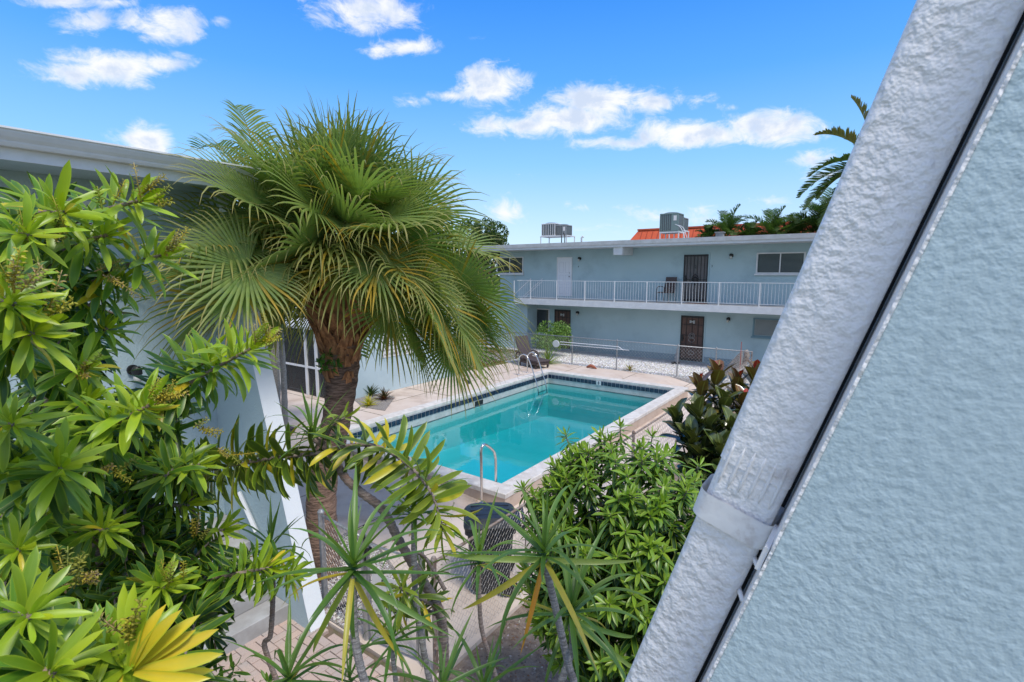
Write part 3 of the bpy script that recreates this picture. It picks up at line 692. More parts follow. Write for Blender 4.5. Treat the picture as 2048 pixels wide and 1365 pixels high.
# air conditioners on their stands
def ac_unit(x0, x1, y0, y1, z0, z1, label, colm, front_striped, grp='air conditioners on the far roof'):
    cx, cy = (x0+x1)/2, (y0+y1)/2
    t_ = thing('air_conditioner', label, 'air conditioner', (cx, cy, z0), grp)
    mb = MB(); mb.box(x0+.02, x1-.02, y0+.02, y1-.02, z0+.05, z1-.05, .03); mb.build('coil', M['ac2'], t_)
    mb = MB(); mb.box(x0, x1, y0, y1, z0, z0+.05, .01); mb.box(x0, x1, y0, y1, z1-.06, z1, .015)
    for X in (x0, x1-.035):
        for Y in (y0, y1-.035): mb.box(X, X+.035, Y, Y+.035, z0+.05, z1-.06)
    mb.build('casing', colm, t_)
    n_ = 6
    for k in range(1, n_):
        X = x0+(x1-x0)*k/n_*.62 if not front_striped else x0+(x1-x0)*k/n_
        MB().box(X-.012, X+.012, y0+.002, y0+.018, z0+.051, z1-.061).build('louvre_bar', colm, t_)
    if not front_striped: MB().box(x0+(x1-x0)*.62, x1-.036, y0+.001, y0+.019, z0+.051, z1-.061).build('service_panel', colm, t_)
    if not front_striped: MB().box(x0+(x1-x0)*.74, x0+(x1-x0)*.90, y0-.005, y0+.0005, z1-.34, z1-.12).build('rating_label', M['sign'], t_)
    mb = MB(); mb.lathe((cx, cy, z1), [((x1-x0)*.42, 0), ((x1-x0)*.42, .02), ((x1-x0)*.30, .05), (.03, .06)], 16); mb.build('fan_guard', M['ac2'], t_)
    return t_
def stand(x0, x1, y0, y1, z1, label):
    t_ = thing('equipment_stand', label, 'stand', ((x0+x1)/2, (y0+y1)/2, ZR+.25), 'stands under the roof air conditioners')
    for X in (x0+.03, x1-.03):
        for Y in (y0+.03, y1-.03): MB().box(X-.022, X+.022, Y-.022, Y+.022, ZR+.25, z1-.05).build('leg', M['trim'], t_)
    mb = MB(); mb.box(x0, x1, y0, y0+.05, z1-.05, z1); mb.box(x0, x1, y1-.05, y1, z1-.05, z1); mb.box(x0, x0+.05, y0+.05, y1-.05, z1-.05, z1); mb.box(x1-.05, x1, y0+.05, y1-.05, z1-.05, z1)
    mb.build('frame', M['trim'], t_)
    return t_
def acp(px0, px1, pyt, pyb, Y): a = gy(px0, pyt, Y); b = gy(px1, pyb, Y); return a.x, b.x, b.z, a.z
x0, x1, z0, z1 = acp(1083, 1110, 448, 472, 25.8); stand(x0-.03, x1+.82, 25.7, 26.7, z0, 'white metal stand under the left pair of roof air conditioners')
ac_unit(x0, x1-.01, 25.8, 26.6, z0, z1, 'light grey striped air conditioner at the far left of the roof', M['trim'], True)
x0, x1, z0, z1 = acp(1109, 1132, 451, 472, 25.9); ac_unit(x0+.02, x1, 25.9, 26.6, z0+.03, z1, 'darker small air conditioner right beside the light grey striped one', M['ac'], False)
x0, x1, z0, z1 = acp(1320, 1356, 428, 463, 23.6); stand(x0, x1+.05, 23.6, 24.4, z0, 'tall white stand under the dark green air conditioner by the orange roof')
ac_unit(x0, x1, 23.6, 24.35, z0, z1, 'tall dark green air conditioner in front of the orange roof', mat('ac_green', (.17, .235, .225), .5), False)
x0, x1, z0, z1 = acp(1350, 1367, 436, 461, 26.5); stand(x0-.3, x1+.05, 26.5, 27.3, z0, 'white stand behind the tall one by the orange roof')
ac_unit(x0-.3, x1, 26.5, 27.25, z0, z1, 'pale grey air conditioner behind the tall dark green one', M['ac'], False)
mb = MB()
for k in range(2):
    a = gy(1350+k*7, 449+k*2, 23.55); b = gy(1372+k*4, 476, 23.3); mb.tube(bez([a, (a+b)/2+Vector((.05, -.1, .12)), Vector((b.x, b.y, ZR+.27))], 8), .014, 6)
tag(mb.build('refrigerant_pipes', M['trim'], smooth=True), 'bundle of pale pipes hanging from the dark green air conditioner', 'pipes')
mb = MB(); a = gy(1122, 470, 25.6); mb.tube(bez([a, a+Vector((.1, -.1, -.15)), Vector((a.x+.15, 25.4, ZR+.27))], 6), .03, 6); mb.tube(bez([a+Vector((.15, 0, .1)), a+Vector((.3, -.1, -.1)), Vector((a.x+.35, 25.4, ZR+.27))], 6), .03, 6)
tag(mb.build('refrigerant_pipes', M['black'], smooth=True), 'short dark pipes below the left pair of air conditioners', 'pipes')

# orange standing-seam mansard behind
orx = thing('orange_roofed_building', 'building with orange ribbed mansard roof rising behind the apartment roof', 'building', (-10, 40, 0))
X0 = gy(1277, 463, 40).x; zt = 7.15
mb = MB(); mb.extr([(X0, 40, zt), (X0-.75, 39.2, zt-1.2), (X0-.75, 39.2, 0), (X0-.75, 55, 0), (X0, 55, zt)], (26, 0, 0)); mb.build('roof', M['orange'], orx)
mb = MB(); mb.box(X0-.06, X0+26, 39.9, 40.02, zt-.02, zt+.10); mb.box(X0-.06, X0+.1, 40.02, 55, zt-.02, zt+.10); mb.build('roof_cap', M['orange'], orx)
seam = MB().extr([(-.02, 40-.0, zt-.05), (.02, 40, zt-.05), (.02, 39.2, zt-1.22), (-.02, 39.2, zt-1.22)], (0, -.05, .02)).build('roof_seam', mat('orange_seam', (.33, .055, .02), .5), None, local=True)
for k in range(1, 56): place('roof_seam', seam, orx, Matrix.Translation((X0-.1+k*.45, 0, 0)))

# ================================================================== LEFT APARTMENT BUILDING (stair side)
XL = -6.9
lb = thing('stair_apartment_building', 'light blue building at left with white gutter, slanted wing wall and outside steps', 'building', (XL, 1, ZL))
MB().box(XL-.2, XL, -6, 3.259, ZL, 4.775).build('wall', M['blue'], lb)
wy0, wy1 = 3.05, 3.26
zt = 4.775; sl_ = (-5.02+6.50)/(zt-ZL)
def sx_(z): return -5.03-sl_*(z-ZL)
MB().extr([(XL+.001, wy0, ZL-.1), (sx_(ZL-.1), wy0, ZL-.1), (sx_(zt), wy0, zt), (XL+.001, wy0, zt)], (0, wy1-wy0, 0)).build('wing_wall', M['blue'], lb)
MB().extr([(sx_(ZL-.1)+.001, wy0-.002, ZL-.1), (sx_(ZL-.1)+.006, wy0-.002, ZL-.1), (sx_(zt)+.006, wy0-.002, zt-.002), (sx_(zt)+.001, wy0-.002, zt-.002)], (0, wy1-wy0+.004, 0)).build('wing_wall_edge', M['lit_edge_stucco'], lb)
MB().box(-7.6, -6.172, -6, 3.32, 4.776, 4.80).build('soffit', M['blue'], lb)
MB().box(-6.17, -6.145, -6, 3.33, 4.755, 5.0).build('fascia', M['white'], lb)
gp = [(-6.143, 4.86), (-6.07, 4.86), (-6.055, 4.885), (-6.05, 4.90), (-6.025, 4.93), (-6.005, 4.965), (-6.003, 4.985), (-5.985, 4.987), (-5.985, 5.003), (-6.012, 5.003), (-6.015, 4.97), (-6.065, 4.90), (-6.075, 4.872), (-6.143, 4.872)]
MB().extr([(x, -6, z) for x, z in gp], (0, 9.33, 0)).build('gutter', M['white'], lb)
MB().extr([(-6.10, -6, 5.004), (-6.06, -6, 5.016), (-12, -6, 5.45), (-12, -6, 5.0), (-6.144, -6, 5.0)], (0, 9.32, 0)).build('roof', M['roofing'], lb)
MB().box(-7.7, -7.62, -6, 3.32, 4.80, 4.99).build('roof_batten', M['trim'], lb)
# louvred window
wz0, wz1 = 3.45, 4.55; wy_a = gx(90, 480, XL).y; wy_b = gx(197, 480, XL).y
mb = MB(); mb.box(XL-.02, XL+.03, wy_a, wy_b, wz1-.05, wz1); mb.box(XL-.02, XL+.03, wy_a, wy_b, wz0, wz0+.05); mb.box(XL-.02, XL+.03, wy_a, wy_a+.05, wz0+.05, wz1-.05); mb.box(XL-.02, XL+.03, wy_b-.05, wy_b, wz0+.05, wz1-.05)
wn = mb.build('window', M['trim'], lb)
MB().box(XL+.002, XL+.006, wy_a+.05, wy_b-.05, wz0+.05, wz1-.05).build('pane', M['glassdark'], wn)
lv = MB().box(-.014, .010, wy_a+.055, wy_b-.055, -.016, .016).build('slat', M['sign'], None, local=True)
z = wz0+.08
while z < wz1-.06: place('slat', lv, wn, Matrix.Translation((XL+.018, 0, z)) @ Matrix.Identity(4)); z += .045
for k in range(6):
    x1 = -5.45-.27*k; z1 = ZL+.18*(k+1)
    if x1-.27 < XL: break
    MB().box(XL+.002, x1, 2.0, wy0-.002, z1-.18+.001 if k else ZL-.05, z1, .008).build('step', M['walk'], lb)
MB().box(XL+.002, -5.6, 1.80, 1.998, ZL, .45).build('stair_cheek', M['blue'], lb)
p = gx(265, 740, XL); mb = MB(); mb.tube([(XL, p.y, p.z), (XL+.03, p.y, p.z)], .06, 14); mb.tube([(XL+.03, p.y, p.z), (XL+.12, p.y, p.z)], .022, 8); mb.lathe((XL+.13, p.y, p.z-.04), [(.05, 0), (.052, .06), (.03, .09)], 14)
wl_ = mb.build('wall_lamp', M['black'], lb); MB().lathe((XL+.13, p.y, p.z-.13), [(.02, 0), (.04, .015), (.042, .088)], 14).build('lamp_glass', M['jar'], wl_, smooth=True)
a = gy(478, 985, wy0-.05); b = gy(513, 1064, wy0-.05); MB().tube([a, b], .03, 4).build('handrail', M['trim'], lb)
b2 = gy(500, 1035, wy0-.02); MB().tube([b2, b2+Vector((0, .05, 0))], .012, 6).build('handrail_bracket', M['metal'], lb)

# ================================================================== OUR OWN BUILDING: WING WALL AND DOWNSPOUT
ky, kT = .70, .20; ka, kb = .0205, .318
def kx(z, off=0): return ka+kb*(z-3.8)-off
nb = thing('near_wing_wall', 'slanted blue stucco wall with white painted edge filling the right foreground', 'wall', (kx(ZL), ky, -.36))
zlo, zhi = -.36, 6.2
MB().extr([(3.2, ky, zlo), (3.2, ky, zhi), (kx(zhi)+.004, ky, zhi), (kx(zlo)+.004, ky, zlo)], (0, kT, 0)).build('wall_face', M['near_blue'], nb)
mb = MB(); nseg = 90
V = []
for i in range(nseg+1):
    z = zlo+(zhi-zlo)*i/nseg; V += [(kx(z)+.0038, ky-.0012, z), (kx(z), ky-.0012, z), (kx(z)-.0065, ky+kT+.001, z), (kx(z)+.0038, ky+kT+.001, z)]
mb.add(V, [(i*4+k, i*4+k+1, i*4+4+k+1, i*4+4+k) for i in range(nseg) for k in range(3)]); mb.build('wall_edge', M['near_white'], nb)
ds = thing('downspout', 'slanted white painted rain downspout strapped to the stucco wall edge', 'downspout', (kx(2)-.06, .8, 2))
ax = Vector((kb, 0, 1)).normalized(); nx_ = Vector((-1, 0, kb)).normalized()      # along the pipe, out of the wall edge
def prof(w_, h_, r_, n_=6):
    P = []
    for cx, cy, a0 in ((w_/2-r_, h_/2-r_, 0), (-w_/2+r_, h_/2-r_, 90), (-w_/2+r_, -h_/2+r_, 180), (w_/2-r_, -h_/2+r_, 270)):
        for k in range(n_+1): a = R(a0+90*k/n_); P.append((cx+r_*math.cos(a), cy+r_*math.sin(a)))
    return P
def pipe(z0, z1, w_, h_, r_, off, name, m, seg=60, par=None, flare=0):
    P = prof(w_, h_, r_); V = []; nP = len(P)
    for i in range(seg+1):
        z = z0+(z1-z0)*i/seg; c = Vector((kx(z), ky+kT/2, z))+nx_*(off+w_/2); k = 1+flare*(i/seg)
        for (u, v) in P: V.append(c+nx_*u*k+Vector((0, v*k, 0)))
    F = [(i*nP+k, i*nP+(k+1) % nP, (i+1)*nP+(k+1) % nP, (i+1)*nP+k) for i in range(seg) for k in range(nP)]
    return MB().add(V, F).build(name, m, par, smooth=True)
pipe(1.5, 3.565, .0945, .070, .013, .0105, 'lower_pipe', M['near_white'], 80, ds)
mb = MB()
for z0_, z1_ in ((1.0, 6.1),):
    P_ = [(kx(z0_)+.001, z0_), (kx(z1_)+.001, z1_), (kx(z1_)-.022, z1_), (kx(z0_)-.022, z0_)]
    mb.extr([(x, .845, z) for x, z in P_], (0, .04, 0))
mb.build('gap_shade_strip', M['black'], ds)  # black strip added as the dark shade between pipe and wall edge
pipe(3.50, 6.1, .0975, .073, .014, .0095, 'upper_pipe', M['near_white'], 120, ds)
# collar flutes and strap
RIBS = True
zs = gy(1452, 1085, ky).z-.012
st = pipe(zs-.021, zs+.019, .1085, .084, .020, .005, 'strap', M['near_strap'], 4, ds, .02)
for k in range(6):
    c0_ = Vector((kx(zs+.038), ky+kT/2-.0365, zs+.038))+nx_*(.022+.0145*k); MB().tube([c0_, c0_+ax*.012, c0_+ax*.055, c0_+ax*.068], [.0003, .0022, .0022, .0003], 8).build('crimp_rib', M['near_strap'], ds, smooth=True)
for zc_ in (gy(1462, 1238, ky).z, gy(1475, 1165, ky).z):
    mb = MB(); mb.tube([Vector((kx(zc_)-.002, ky+.05, zc_)), Vector((kx(zc_)-.014, ky+.08, zc_+.002))], [.003, .004], 7); mb.build('caulk_dab', M['near_strap'], ds, smooth=True)
for o_ in (.046,):
    c = Vector((kx(zs), ky+kT/2+o_, zs)); mb = MB(); mb.obox(Matrix.Translation(c+nx_*.010) @ Matrix(((nx_.x, 0, ax.x, 0), (0, 1, 0, 0), (nx_.z, 0, ax.z, 0), (0, 0, 0, 1))), .020, .004, .036); mb.build('strap_tab', M['near_strap'], ds)
c = Vector((kx(zs-.001), ky+.042, zs)); mb = MB(); mb.obox(Matrix.Translation(c+nx_*.004) @ Matrix(((nx_.x, 0, ax.x, 0), (0, 1, 0, 0), (nx_.z, 0, ax.z, 0), (0, 0, 0, 1))), .006, .075, .036); mb.build('strap_end', M['near_strap'], ds)

# ================================================================== POOL HOUSE WITH SCREENED PORCH
ph = thing('pool_house', 'small pale blue pool house with screened porch behind the big palm', 'building', (-14.5, 11.5, 0))
HX = -12.75; HY0, HY1 = 9.5, 14.35; HZ = 2.45
MB().box(HX-.15, HX, HY0, HY1, 0, HZ).build('wall', mat('house_blue', (.42, .52, .55), .8, (.46, .56, .59), 1.5, 1, .1, 40), ph)
MB().box(-13.32, HX-.151, HY0, HY0+.15, 0, HZ).build('wall', M['blue'], ph)
MB().box(-16.8, HX-.151, HY1-.15, HY1, 0, HZ).build('wall', M['blue'], ph)
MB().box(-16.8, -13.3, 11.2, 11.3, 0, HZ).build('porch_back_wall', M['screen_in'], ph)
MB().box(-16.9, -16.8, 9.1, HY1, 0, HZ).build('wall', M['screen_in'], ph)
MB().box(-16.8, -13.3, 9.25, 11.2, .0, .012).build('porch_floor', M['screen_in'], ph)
MB().box(-17.0, HX+.30, 9.35, HY1+.3, HZ, HZ+.16).build('roof', M['trim'], ph)
scr = bpy.data.materials.new('insect_screen'); scr.use_nodes = True; t = NT(scr.node_tree); b_ = scr.node_tree.nodes['Principled BSDF']; b_.inputs['Base Color'].default_value = (.03, .032, .035, 1); b_.inputs['Alpha'].default_value = .55
pt = []
for x in (gy(617, 780, 9.15).x, gy(637, 780, 9.15).x, gy(560, 760, 9.15).x, -16.7):
    MB().box(x-.05, x+.05, 9.10, 9.20, 0, 2.1).build('porch_post', M['white'], ph)
MB().box(-16.8, -13.32, 9.115, 9.185, .86, .92).build('porch_rail', M['white'], ph)
MB().box(-16.8, -13.35, 9.145, 9.155, 0, .859).build('screen_panel', scr, ph); MB().box(-16.8, -13.35, 9.145, 9.155, .921, 2.1).build('screen_panel', scr, ph)
pts = [(9.05, 2.08), (9.02, 2.16), (9.06, 2.26), (9.16, 2.34), (9.34, 2.40), (9.34, 2.10)]
MB().extr([(-17, y, z) for y, z in pts], (3.75, 0, 0)).build('awning', M['white'], ph)
def xface(name, x, yc, zc, w_, h_, m, par, th=.015): return MB().box(x+.002, x+th, yc-w_/2, yc+w_/2, zc-h_/2, zc+h_).build(name, m, par)
# signs on the wall by the pool
def wall_sign(label, yc, zc, w_, h_, lines, size):
    t_ = thing('pool_sign', label, 'sign', (HX, yc, zc), 'signs on the pool house wall')
    MB().box(HX+.002, HX+.018, yc-w_/2, yc+w_/2, zc-h_/2, zc+h_/2).build('board', M['sign'], t_)
    for k, (tx, sc) in enumerate(lines): text(tx, size*sc, (HX+.021, yc, zc+h_/2-h_*(k+.6)/(len(lines)+.2)), (0, 1, 0), (0, 0, 1), M['ink'], t_)
a = gx(763, 716, HX); b = gx(800, 713, HX); 
wall_sign('white pool rules board, wider of the two signs low on the pool house wall', (a.y+b.y)/2, a.z+.42, b.y-a.y, .86, [('POOL RULES', 1.25), ('SHOWER BEFORE ENTERING', .62), ('NO FOOD OR DRINK IN POOL', .62), ('NO GLASS OR ANIMALS', .62), ('POOL HOURS DAWN TO DUSK', .62), ('NO DIVING', 1.25)], .085)
a = gx(806, 710, HX); b = gx(836, 705, HX)
wall_sign('white sign with large words beside the pool rules board', (a.y+b.y)/2, a.z+.42, b.y-a.y, .84, [('NO', 1.), ('LIFEGUARD', .62), ('ON DUTY', .7), ('NO', 1.), ('DIVING', .95)], .15)
lr = thing('life_ring', 'white life ring hanging on the pool house wall behind the fronds', 'life ring', (HX+.06, 13.2, 1.45))
V = []; F = []; nR, nr = 28, 8
for i in range(nR):
    for j in range(nr):
        a = 2*math.pi*i/nR; c = 2*math.pi*j/nr; rr = .28+.07*math.cos(c); V.append((HX+.075+.055*math.sin(c), 13.2+rr*math.cos(a), 1.45+rr*math.sin(a)))
for i in range(nR):
    for j in range(nr): F.append((i*nr+j, i*nr+(j+1) % nr, ((i+1) % nR)*nr+(j+1) % nr, ((i+1) % nR)*nr+j))
MB().add(V, F).build('ring', M['ring'], lr, smooth=True)
for a in (45, 135, 225, 315):
    a = R(a); c = Vector((HX+.075, 13.2+.28*math.cos(a), 1.45+.28*math.sin(a))); d = Vector((0, -math.sin(a), math.cos(a))); MB().tube([c-d*.04, c+d*.04], .074, 10, flat=.85).build('band', M['red'], lr)
# things in the porch
tb = thing('porch_table', 'long narrow wooden table inside the screened porch', 'table', (-15, 9.8, 0))
p = gz(585, 770); tx = gy(590, 725, 9.8)
MB().box(-16.5, -13.7, 9.5, 10.1, .88, .93).build('tabletop', M['wood'], tb)
for x in (-16.2, -15.1, -14.0):
    for y in (9.56, 10.0): MB().box(x, x+.08, y, y+.07, .012, .879).build('leg', M['wood'], tb)
a, b = Vector((-15.1, 9.6, .8)), Vector((-14.5, 9.65, .05)); MB().tube([a, b], .035, 4).build('brace', M['wood'], tb)
p = gz(563, 767, .02); bs = thing('laundry_basket', 'teal plastic basket with openwork sides on the deck by the porch', 'basket', (p.x, p.y, 0))
bx0, bx1, by0, by1 = p.x-.30, p.x+.30, p.y-.02, p.y+.38
mb = MB(); t0 = .05
V = [(bx0+t0, by0+t0, .01), (bx1-t0, by0+t0, .01), (bx1-t0, by1-t0, .01), (bx0+t0, by1-t0, .01), (bx0, by0, .34), (bx1, by0, .34), (bx1, by1, .34), (bx0, by1, .34)]
mb.add(V, [(0, 1, 2, 3), (0, 1, 5, 4), (1, 2, 6, 5), (2, 3, 7, 6), (3, 0, 4, 7)]); mb.build('body', M['teal'], bs)
mb = MB(); mb.tube([(bx0, by0, .34), (bx1, by0, .34), (bx1, by1, .34), (bx0, by1, .34), (bx0, by0, .34)], .02, 6); mb.build('rim', M['teal'], bs)
for k in range(5):
    MB().box(bx0+.02, bx1-.02, by0-.012+.04*(1-k/5), by0+.002+.04*(1-k/5), .05+.055*k, .065+.055*k).build('rib', mat('teal_dark', (.01, .15, .15), .5), bs)
p = gz(592, 778, .01); tag(MB().box(p.x-.35, p.x+.35, p.y-.03, p.y+.03, 0, .03).build('floor_strip', M['white']), 'short white strip lying on the deck in front of the porch', 'strip')
p = gz(568, 858, -.05); bk = thing('foot_scraper', 'flat dark box lying on the deck just past the slanted wing wall', 'box', (p.x, p.y, p.z))
zz = deck_z(p.x, p.y); MB().box(p.x-.28, p.x+.22, p.y-.15, p.y+.15, zz, zz+.13, .01).build('body', mat('dark_box', (.035, .03, .045), .5), bk); MB().box(p.x-.30, p.x+.24, p.y-.17, p.y+.17, zz+.13, zz+.15, .006).build('lid', M['chairb'], bk)

# ================================================================== FENCES
def chain_mesh(p0, p1, h0, h1, c, r, base=None):
    # interlocked zig-zag wires between two ground points
    p0 = Vector(p0); p1 = Vector(p1); L = (p1-p0).length; d = (p1-p0)/L; sd = Vector((-d.y, d.x, 0)); mb = MB(); n_ = int(L/c); m_ = int((h1-h0)/c)
    for k in range(n_):
        pts = []
        for j in range(m_+1):
            s_ = (k+(j+k) % 2)*c; pts.append(p0+d*s_+sd*(r*1.2*(1 if (j+k) % 2 else -1))+Vector((0, 0, h0+j*c*1.02)))
        mb.tube(pts, r, 3, cap=False)
    return mb
def fence(pts, label, h, c, r, posts=None, post_r=.024, rail_m='metal', mesh_m='wire', cap=True):
    t_ = thing('chain_link_fence', label, 'fence', pts[0])
    for a, b in zip(pts[:-1], pts[1:]):
        a = Vector(a); b = Vector(b)
        MB().tube([a+Vector((0, 0, h)), b+Vector((0, 0, h))], .017, 8).build('top_rail', M[rail_m], t_, smooth=True)
        o = chain_mesh((a.x, a.y, (a.z)), (b.x, b.y, a.z), .02, h-.01, c, r).build('chain_link_mesh', M[mesh_m], t_, kind='stuff')
    for q in posts or pts:
        q = Vector(q); pr = MB(); pr.tube([q-Vector((0, 0, .05)), q+Vector((0, 0, h+.02))], post_r, 10); pr.lathe((q.x, q.y, q.z+h+.02), [(post_r*1.15, 0), (post_r*1.15, .02), (post_r*.7, .045), (.004, .055)], 10)
        pr.build('post', M[rail_m], t_, smooth=False)
    return t_
FX = -3.45
fence([(-13.3, 18.72, 0), (FX, 18.72, 0)], 'chain link fence along the far end of the pool deck before the white gravel', 1.15, .062, .0042,
      [(-13.3, 18.72, 0), (-10.35, 18.72, 0), (-8.35, 18.72, 0), (-5.95, 18.72, 0), (-4.6, 18.72, 0)])
fence([(-13.3, 14.6, 0), (-13.3, 18.66, 0)], 'chain link fence beside the brown lawn left of the lounge chair', 1.15, .062, .004, [(-13.3, 14.6, 0), (-13.3, 16.5, 0)])
fence([(FX, 8.6, ZL), (FX, 18.66, ZL)], 'chain link fence running past the right side of the pool', 1.2, .05, .0022, [(FX, y, ZL) for y in (11, 13.5, 16)]+[(FX, 18.72, -.1)], rail_m='rust', mesh_m='wire')
fence([(FX, 3.46, ZL), (FX, 8.55, ZL)], 'near chain link fence with brown top rail in front of the black bin', 1.2, .036, .0017, [(FX, 3.46, ZL), (FX, 5.9, ZL), (FX, 8.55, ZL)], .028, 'rust')
# left short fence, and gate with sign
P1 = (-5.28, 3.42, ZL); P2 = (-4.42, 3.36, ZL); P3 = (-3.62, 3.45, ZL)
fence([P1, P2], 'short chain link fence between the wing wall and the gate post', 1.2, .036, .0018, [P1, P2], .036)
gt = thing('chain_link_gate', 'chain link gate with white residents sign behind the thick leaning trunk', 'gate', P2)
a = Vector(P2)+Vector((.08, 0, .06)); b = Vector(P3)+Vector((-.08, 0, .06))
mb = MB(); mb.tube([a, a+Vector((0, 0, 1.1)), b+Vector((0, 0, 1.1)), b, a], .017, 8); mb.build('frame', M['metal'], gt)
chain_mesh((a.x, a.y, 0), (b.x, b.y, 0), a.z+.02, a.z+1.08, .036, .0018).build('chain_link_mesh', M['wire'], gt, kind='stuff')
MB().box(a.x-.05, a.x+.03, a.y-.03, a.y+.03, a.z+1.0, a.z+1.06).build('latch', M['black'], gt)
MB().tube([(a.x-.02, a.y-.03, a.z+.85), (a.x-.02, a.y-.03, a.z+1.32)], .013, 6).build('latch_rod', M['black'], gt)
c = (a+b)/2; dx = (b-a).normalized()
sg = thing('gate_sign', 'white metal sign with black words fixed to the chain link gate', 'sign', c+Vector((0, -.03, .62)))
Mx = Matrix.Translation(c+Vector((0, -.032, .60))) @ dx.to_track_quat('X', 'Z').to_matrix().to_4x4()
mb = MB(); mb.obox(Mx, .50, .004, .42); mb.build('board', M['sign'], sg)
for k, (tx_, s_) in enumerate((('POOL', .085), ('PERSONS IN', .085), ('ONLY', .12))):
    text(tx_, s_, c+Vector((0, -.037, .60+.13-.13*k)), dx, (0, 0, 1), M['ink'], sg, bold=.0015)
for q, lab in ((P3, 'grey gate post behind the thick leaning trunk'), ):
    q = Vector(q); mb = MB(); mb.tube([q, q+Vector((0, 0, 1.22))], .030, 10); mb.lathe((q.x, q.y, q.z+1.22), [(.034, 0), (.034, .02), (.02, .05), (.004, .06)], 10); tag(mb.build('gate_post', M['metal']), lab, 'post')
q = Vector((-3.30, 3.30, -.34)); mb = MB(); mb.tube([q, q+Vector((0, 0, .55))], .012, 8); mb.tube([q+Vector((0, 0, .5)), q+Vector((.09, 0, .5)), q+Vector((.10, 0, .44))], .014, 6); mb.tube([q+Vector((.05, -.03, .52)), q+Vector((.05, .03, .56))], .012, 6)
tag(mb.build('garden_tap', M['rust']), 'small garden tap on a standpipe at the fence corner', 'tap')
a = gz(672, 1226, ZL); b = gz(750, 1178, ZL); tag(MB().tube([(a.x, a.y, ZL+.03), (b.x, b.y, ZL+.03)], .022, 8).build('edging_pipe', M['black']), 'black pipe edging the pebbles beside the gate', 'pipe')
# corner post with red topped stake and weathered trunk by the far fence end
q = Vector((FX, 18.72, -.1))
a = gy(1481, 720, 18.4); b = gy(1481, 684, 18.4); mb = MB(); mb.tube([(a.x, 18.4, -.1), (a.x, 18.4, b.z)], .014, 6); tag(mb.build('stake', mat('stake_red', (.35, .10, .09), .6)), 'thin reddish stake standing at the far fence corner', 'stake')
mb = MB(); a = gy(1487, 790, 18.9); b = gy(1487, 700, 18.9); mb.tube([(a.x+.04*math.sin(k*2), 18.9, a.z+(b.z-a.z)*k/8) for k in range(9)], [.09+.02*math.sin(k*3) for k in range(9)], 9)
tag(mb.build('dead_stump', mat('bleached_wood', (.36, .31, .27), .9, (.16, .13, .11), 18, 1, .6, 40), smooth=True), 'weathered pale stump behind the far fence corner', 'stump')
mb = MB(); a = gy(1452, 728, 19.4); b = gy(1480, 705, 19.4); mb.extr([(a.x-.4, 19.4, -.1), (b.x, 19.4, -.1), (b.x, 19.4, b.z), (a.x-.1, 19.4, a.z-.25)], (0, .5, 0)); tag(mb.build('rubble_pile', mat('rubble', (.40, .38, .36), .9, (.15, .13, .11), 30, 1, 1, 40), None), 'sloping heap of pale rubble against the far blue wall', 'rubble')
# pool skimmer net hanging on the far fence
nt_ = thing('skimmer_net', 'white pool skimmer net with long pole hung on the far fence', 'pool net', gy(1112, 688, 18.6))
a = gy(1120, 684, 18.62); b = gy(1237, 694, 18.62); mb = MB(); mb.tube([a, b, gy(1247, 701, 18.6)], .014, 6); mb.build('pole', M['white'], nt_)
a2 = gy(1121, 689, 18.60); b2 = gy(1258, 701, 18.60); mb = MB(); mb.tube([a2, b2], .012, 6); mb.build('lower_pole', M['white'], nt_)
c = gy(1112, 688, 18.6); mb = MB(); mb.tube([c+Vector((.16*math.cos(t_)*1.0, 0, .14*math.sin(t_))) for t_ in np.linspace(0, 6.283, 15)], .014, 5, cap=False); mb.build('hoop', M['white'], nt_)
mb = MB(); mb.tube([c+Vector((0, -.02, 0)), c+Vector((0, .03, 0))], .15, 12); mb.build('net', mat('net_white', (.6, .62, .6), .8), nt_)

# ================================================================== POOL FURNITURE
def handrail_tube(name, pts, r, label): return tag(MB().tube(bez(pts, 26), r, 10).build(name, M['chrome'], smooth=True), label, 'handrail')
ld = thing('pool_ladder', 'curved stainless ladder rails at the far left pool corner', 'ladder', (-10.4, 16.2, 0))
for yy in (15.55, 16.12):
    mb = MB(); pts = bez([(-10.85, yy, 0), (-10.85, yy, .55), (-10.78, yy, .74), (-10.60, yy, .80), (-10.42, yy, .66), (-10.18, yy, .1), (-10.02, yy, -.35), (-9.95, yy, -.7)], 40)
    mb.tube(pts, .024, 10); mb.build('rail', M['chrome'], ld, smooth=True)
    MB().lathe((-10.85, yy, 0), [(.05, 0), (.05, .01), (.03, .03)], 12).build('escutcheon', M['chrome'], ld)
for z in (-.55, -.68): MB().box(-10.0, -9.93, 15.57, 16.10, z-.01, z+.01).build('rung', M['chrome'], ld)
hb = gy(964, 1008, 6.62); hr = thing('pool_handrail', 'stainless grab rail standing at the near end of the pool', 'handrail', hb)
zb = deck_z(hb.x, hb.y)
t1 = dp(968, 905, depth(hb)+.05); 
pth = [(hb.x, hb.y, zb), (hb.x-.01, hb.y, .55), (hb.x-.02, hb.y+.01, .76), (hb.x-.02, hb.y+.06, .84), (hb.x-.03, hb.y+.16, .82), (hb.x-.06, hb.y+.40, .64), (hb.x-.07, hb.y+.47, .52), (hb.x-.07, hb.y+.49, .3), (hb.x-.07, hb.y+.49, -.9)]
MB().tube(bez(pth, 40), .024, 12).build('rail', M['chrome'], hr, smooth=True)
MB().lathe((hb.x, hb.y, zb), [(.075, 0), (.075, .008), (.035, .03), (.03, .035)], 16).build('escutcheon', M['chrome'], hr, smooth=True)
